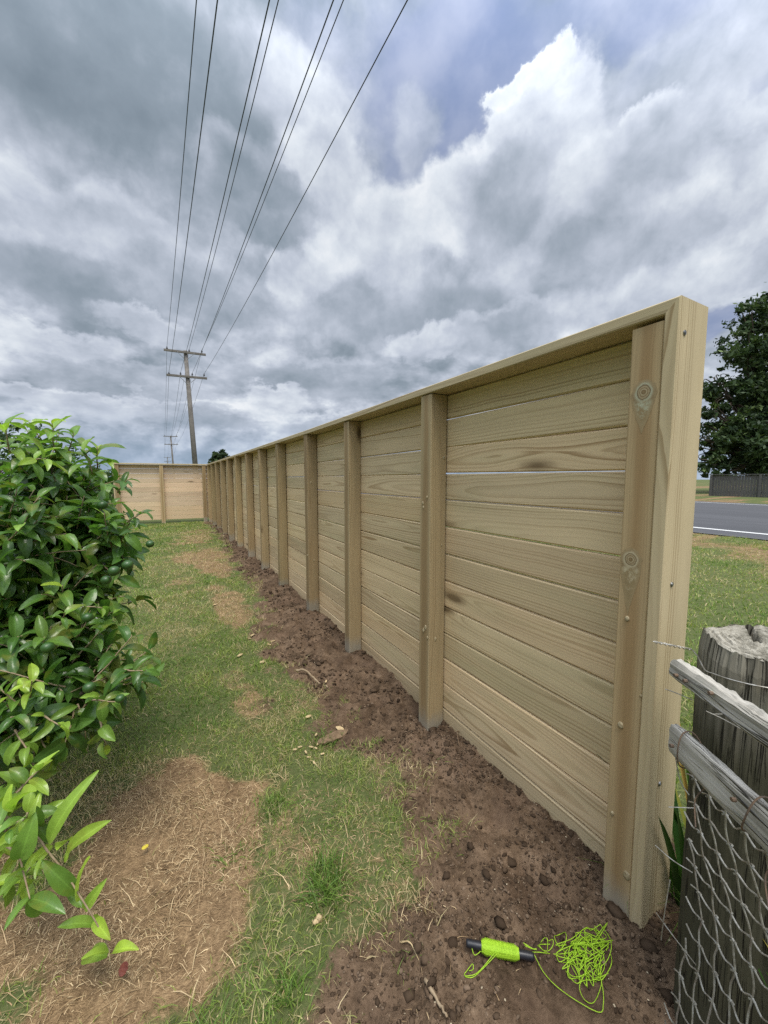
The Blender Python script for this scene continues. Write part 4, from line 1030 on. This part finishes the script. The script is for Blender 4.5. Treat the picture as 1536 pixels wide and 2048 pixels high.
# ------------------------------------------------------------------ power poles and lines
ARM_U = [(.06, 8.50), (1.15, 8.52), (1.80, 8.58)]; ARM_L = [(.10, 7.15), (.67, 7.20), (1.26, 7.24), (1.87, 7.28)]
def utility_pole(x0, y0, dx, k, label, up=1.):
    """a leaning timber pole with two crossarms; dx moves the arms from the first pole's place"""
    e = empty('utility_pole', (x0, y0, 0), label, 'power pole', 'power poles along the road')
    mb = MB(); top = np.array([.965+dx, y0, 8.50*up]); ft = np.array([x0, y0, -.3])
    tube(mb, [ft, ft*.5+top*.5, top], [.155, .13, .105], 12); mb.build('shaft', M_POLE, e, True)
    for zc, xa, xb, tl in ((8.36*up, -.10, 2.00, .04), (7.03*up, -.02, 2.02, .05)):
        a = np.array([xa+dx, y0-.14, zc]); b = np.array([xb+dx, y0-.14, zc+tl]); d = nrm2(b-a)
        mb = MB(); timber(mb, a, d, Z3, (0, 1, 0), np.linalg.norm(b-a), .115, .09, .006, None, 2); mb.build('crossarm', M_POLE, e)
        px_ = x0 + (.965+dx-x0)*zc/(8.5*up)
        for s in (-1, 1):
            mb = MB(); tube(mb, [(px_, y0-.17, zc-.42), (px_+s*.45, y0-.19, zc+.0)], .014, 6); mb.build('brace', M_SCREW, e)
    for X, Zi in ARM_U+ARM_L:
        mb = MB(); zc = Zi*up-.075
        tube(mb, [(X+dx, y0-.14, zc-.05), (X+dx, y0-.14, zc), (X+dx, y0-.14, zc+.02), (X+dx, y0-.14, zc+.06), (X+dx, y0-.14, zc+.075), (X+dx, y0-.14, zc+.12)], [.014, .014, .05, .045, .028, .032], 10)
        mb.build('insulator', M_INSUL, e, True)
    return e
utility_pole(1.32, 25., 0., 0, 'nearest tall leaning power pole with two crossarms beyond the return fence')
utility_pole(.42, 75., -.84, 1, 'second power pole in the distance just left of the nearest one', 1.01)
utility_pole(-.9, 150., -2.0, 2, 'farthest tiny power pole near the horizon', 1.02)
LINES = [(ARM_U[0], 393, 0, 'overhead power line on the left end of the upper crossarm'), (ARM_L[0], 435, 0, 'overhead power line on the left end of the lower crossarm'),
         (ARM_U[1], 557, 0, 'overhead power line on the middle of the upper crossarm'), (ARM_L[1], 539, 0, 'overhead power line second from left on the lower crossarm'),
         (ARM_U[2], 687, 0, 'overhead power line on the right end of the upper crossarm'), (ARM_L[2], 667, 0, 'overhead power line third from left on the lower crossarm'), (ARM_L[3], 815, 0, 'overhead power line on the right end of the lower crossarm')]
for (X, Zi), px, py, lab in LINES:
    A = np.array([X, 24.86, Zi+.04]); span = 46.; sag = .75
    zb = Zi-.6
    for _ in range(4):
        Bp = on(px, py, 2, zb); t = (A[1]-Bp[1])/span; zb = A[2]-4*sag*t*(1-t)
    sx = (Bp[0]-A[0])/(A[1]-Bp[1])
    P = [(A[0]+sx*span*t, A[1]-span*t, A[2]-4*sag*t*(1-t)) for t in np.linspace(1, 0, 40)]
    for (xa, ya, za), (xb, yb, zb_) in (((X, 24.86, Zi+.04), (X-.84, 74.86, Zi*1.01+.04)), ((X-.84, 74.86, Zi*1.01+.04), (X-2., 149.86, Zi*1.02+.04))):
        for t in np.linspace(0, 1, 20)[1:]: P.append((xa+(xb-xa)*t, ya+(yb-ya)*t, za+(zb_-za)*t-4*.6*t*(1-t)))
    mb = MB(); P = np.array(P); tube(mb, P-P[0], .0075, 6); o = mb.build('power_line', M_CABLE, None, True); o.location = P[0]
    tag(o, lab, 'power line', 'power lines overhead')
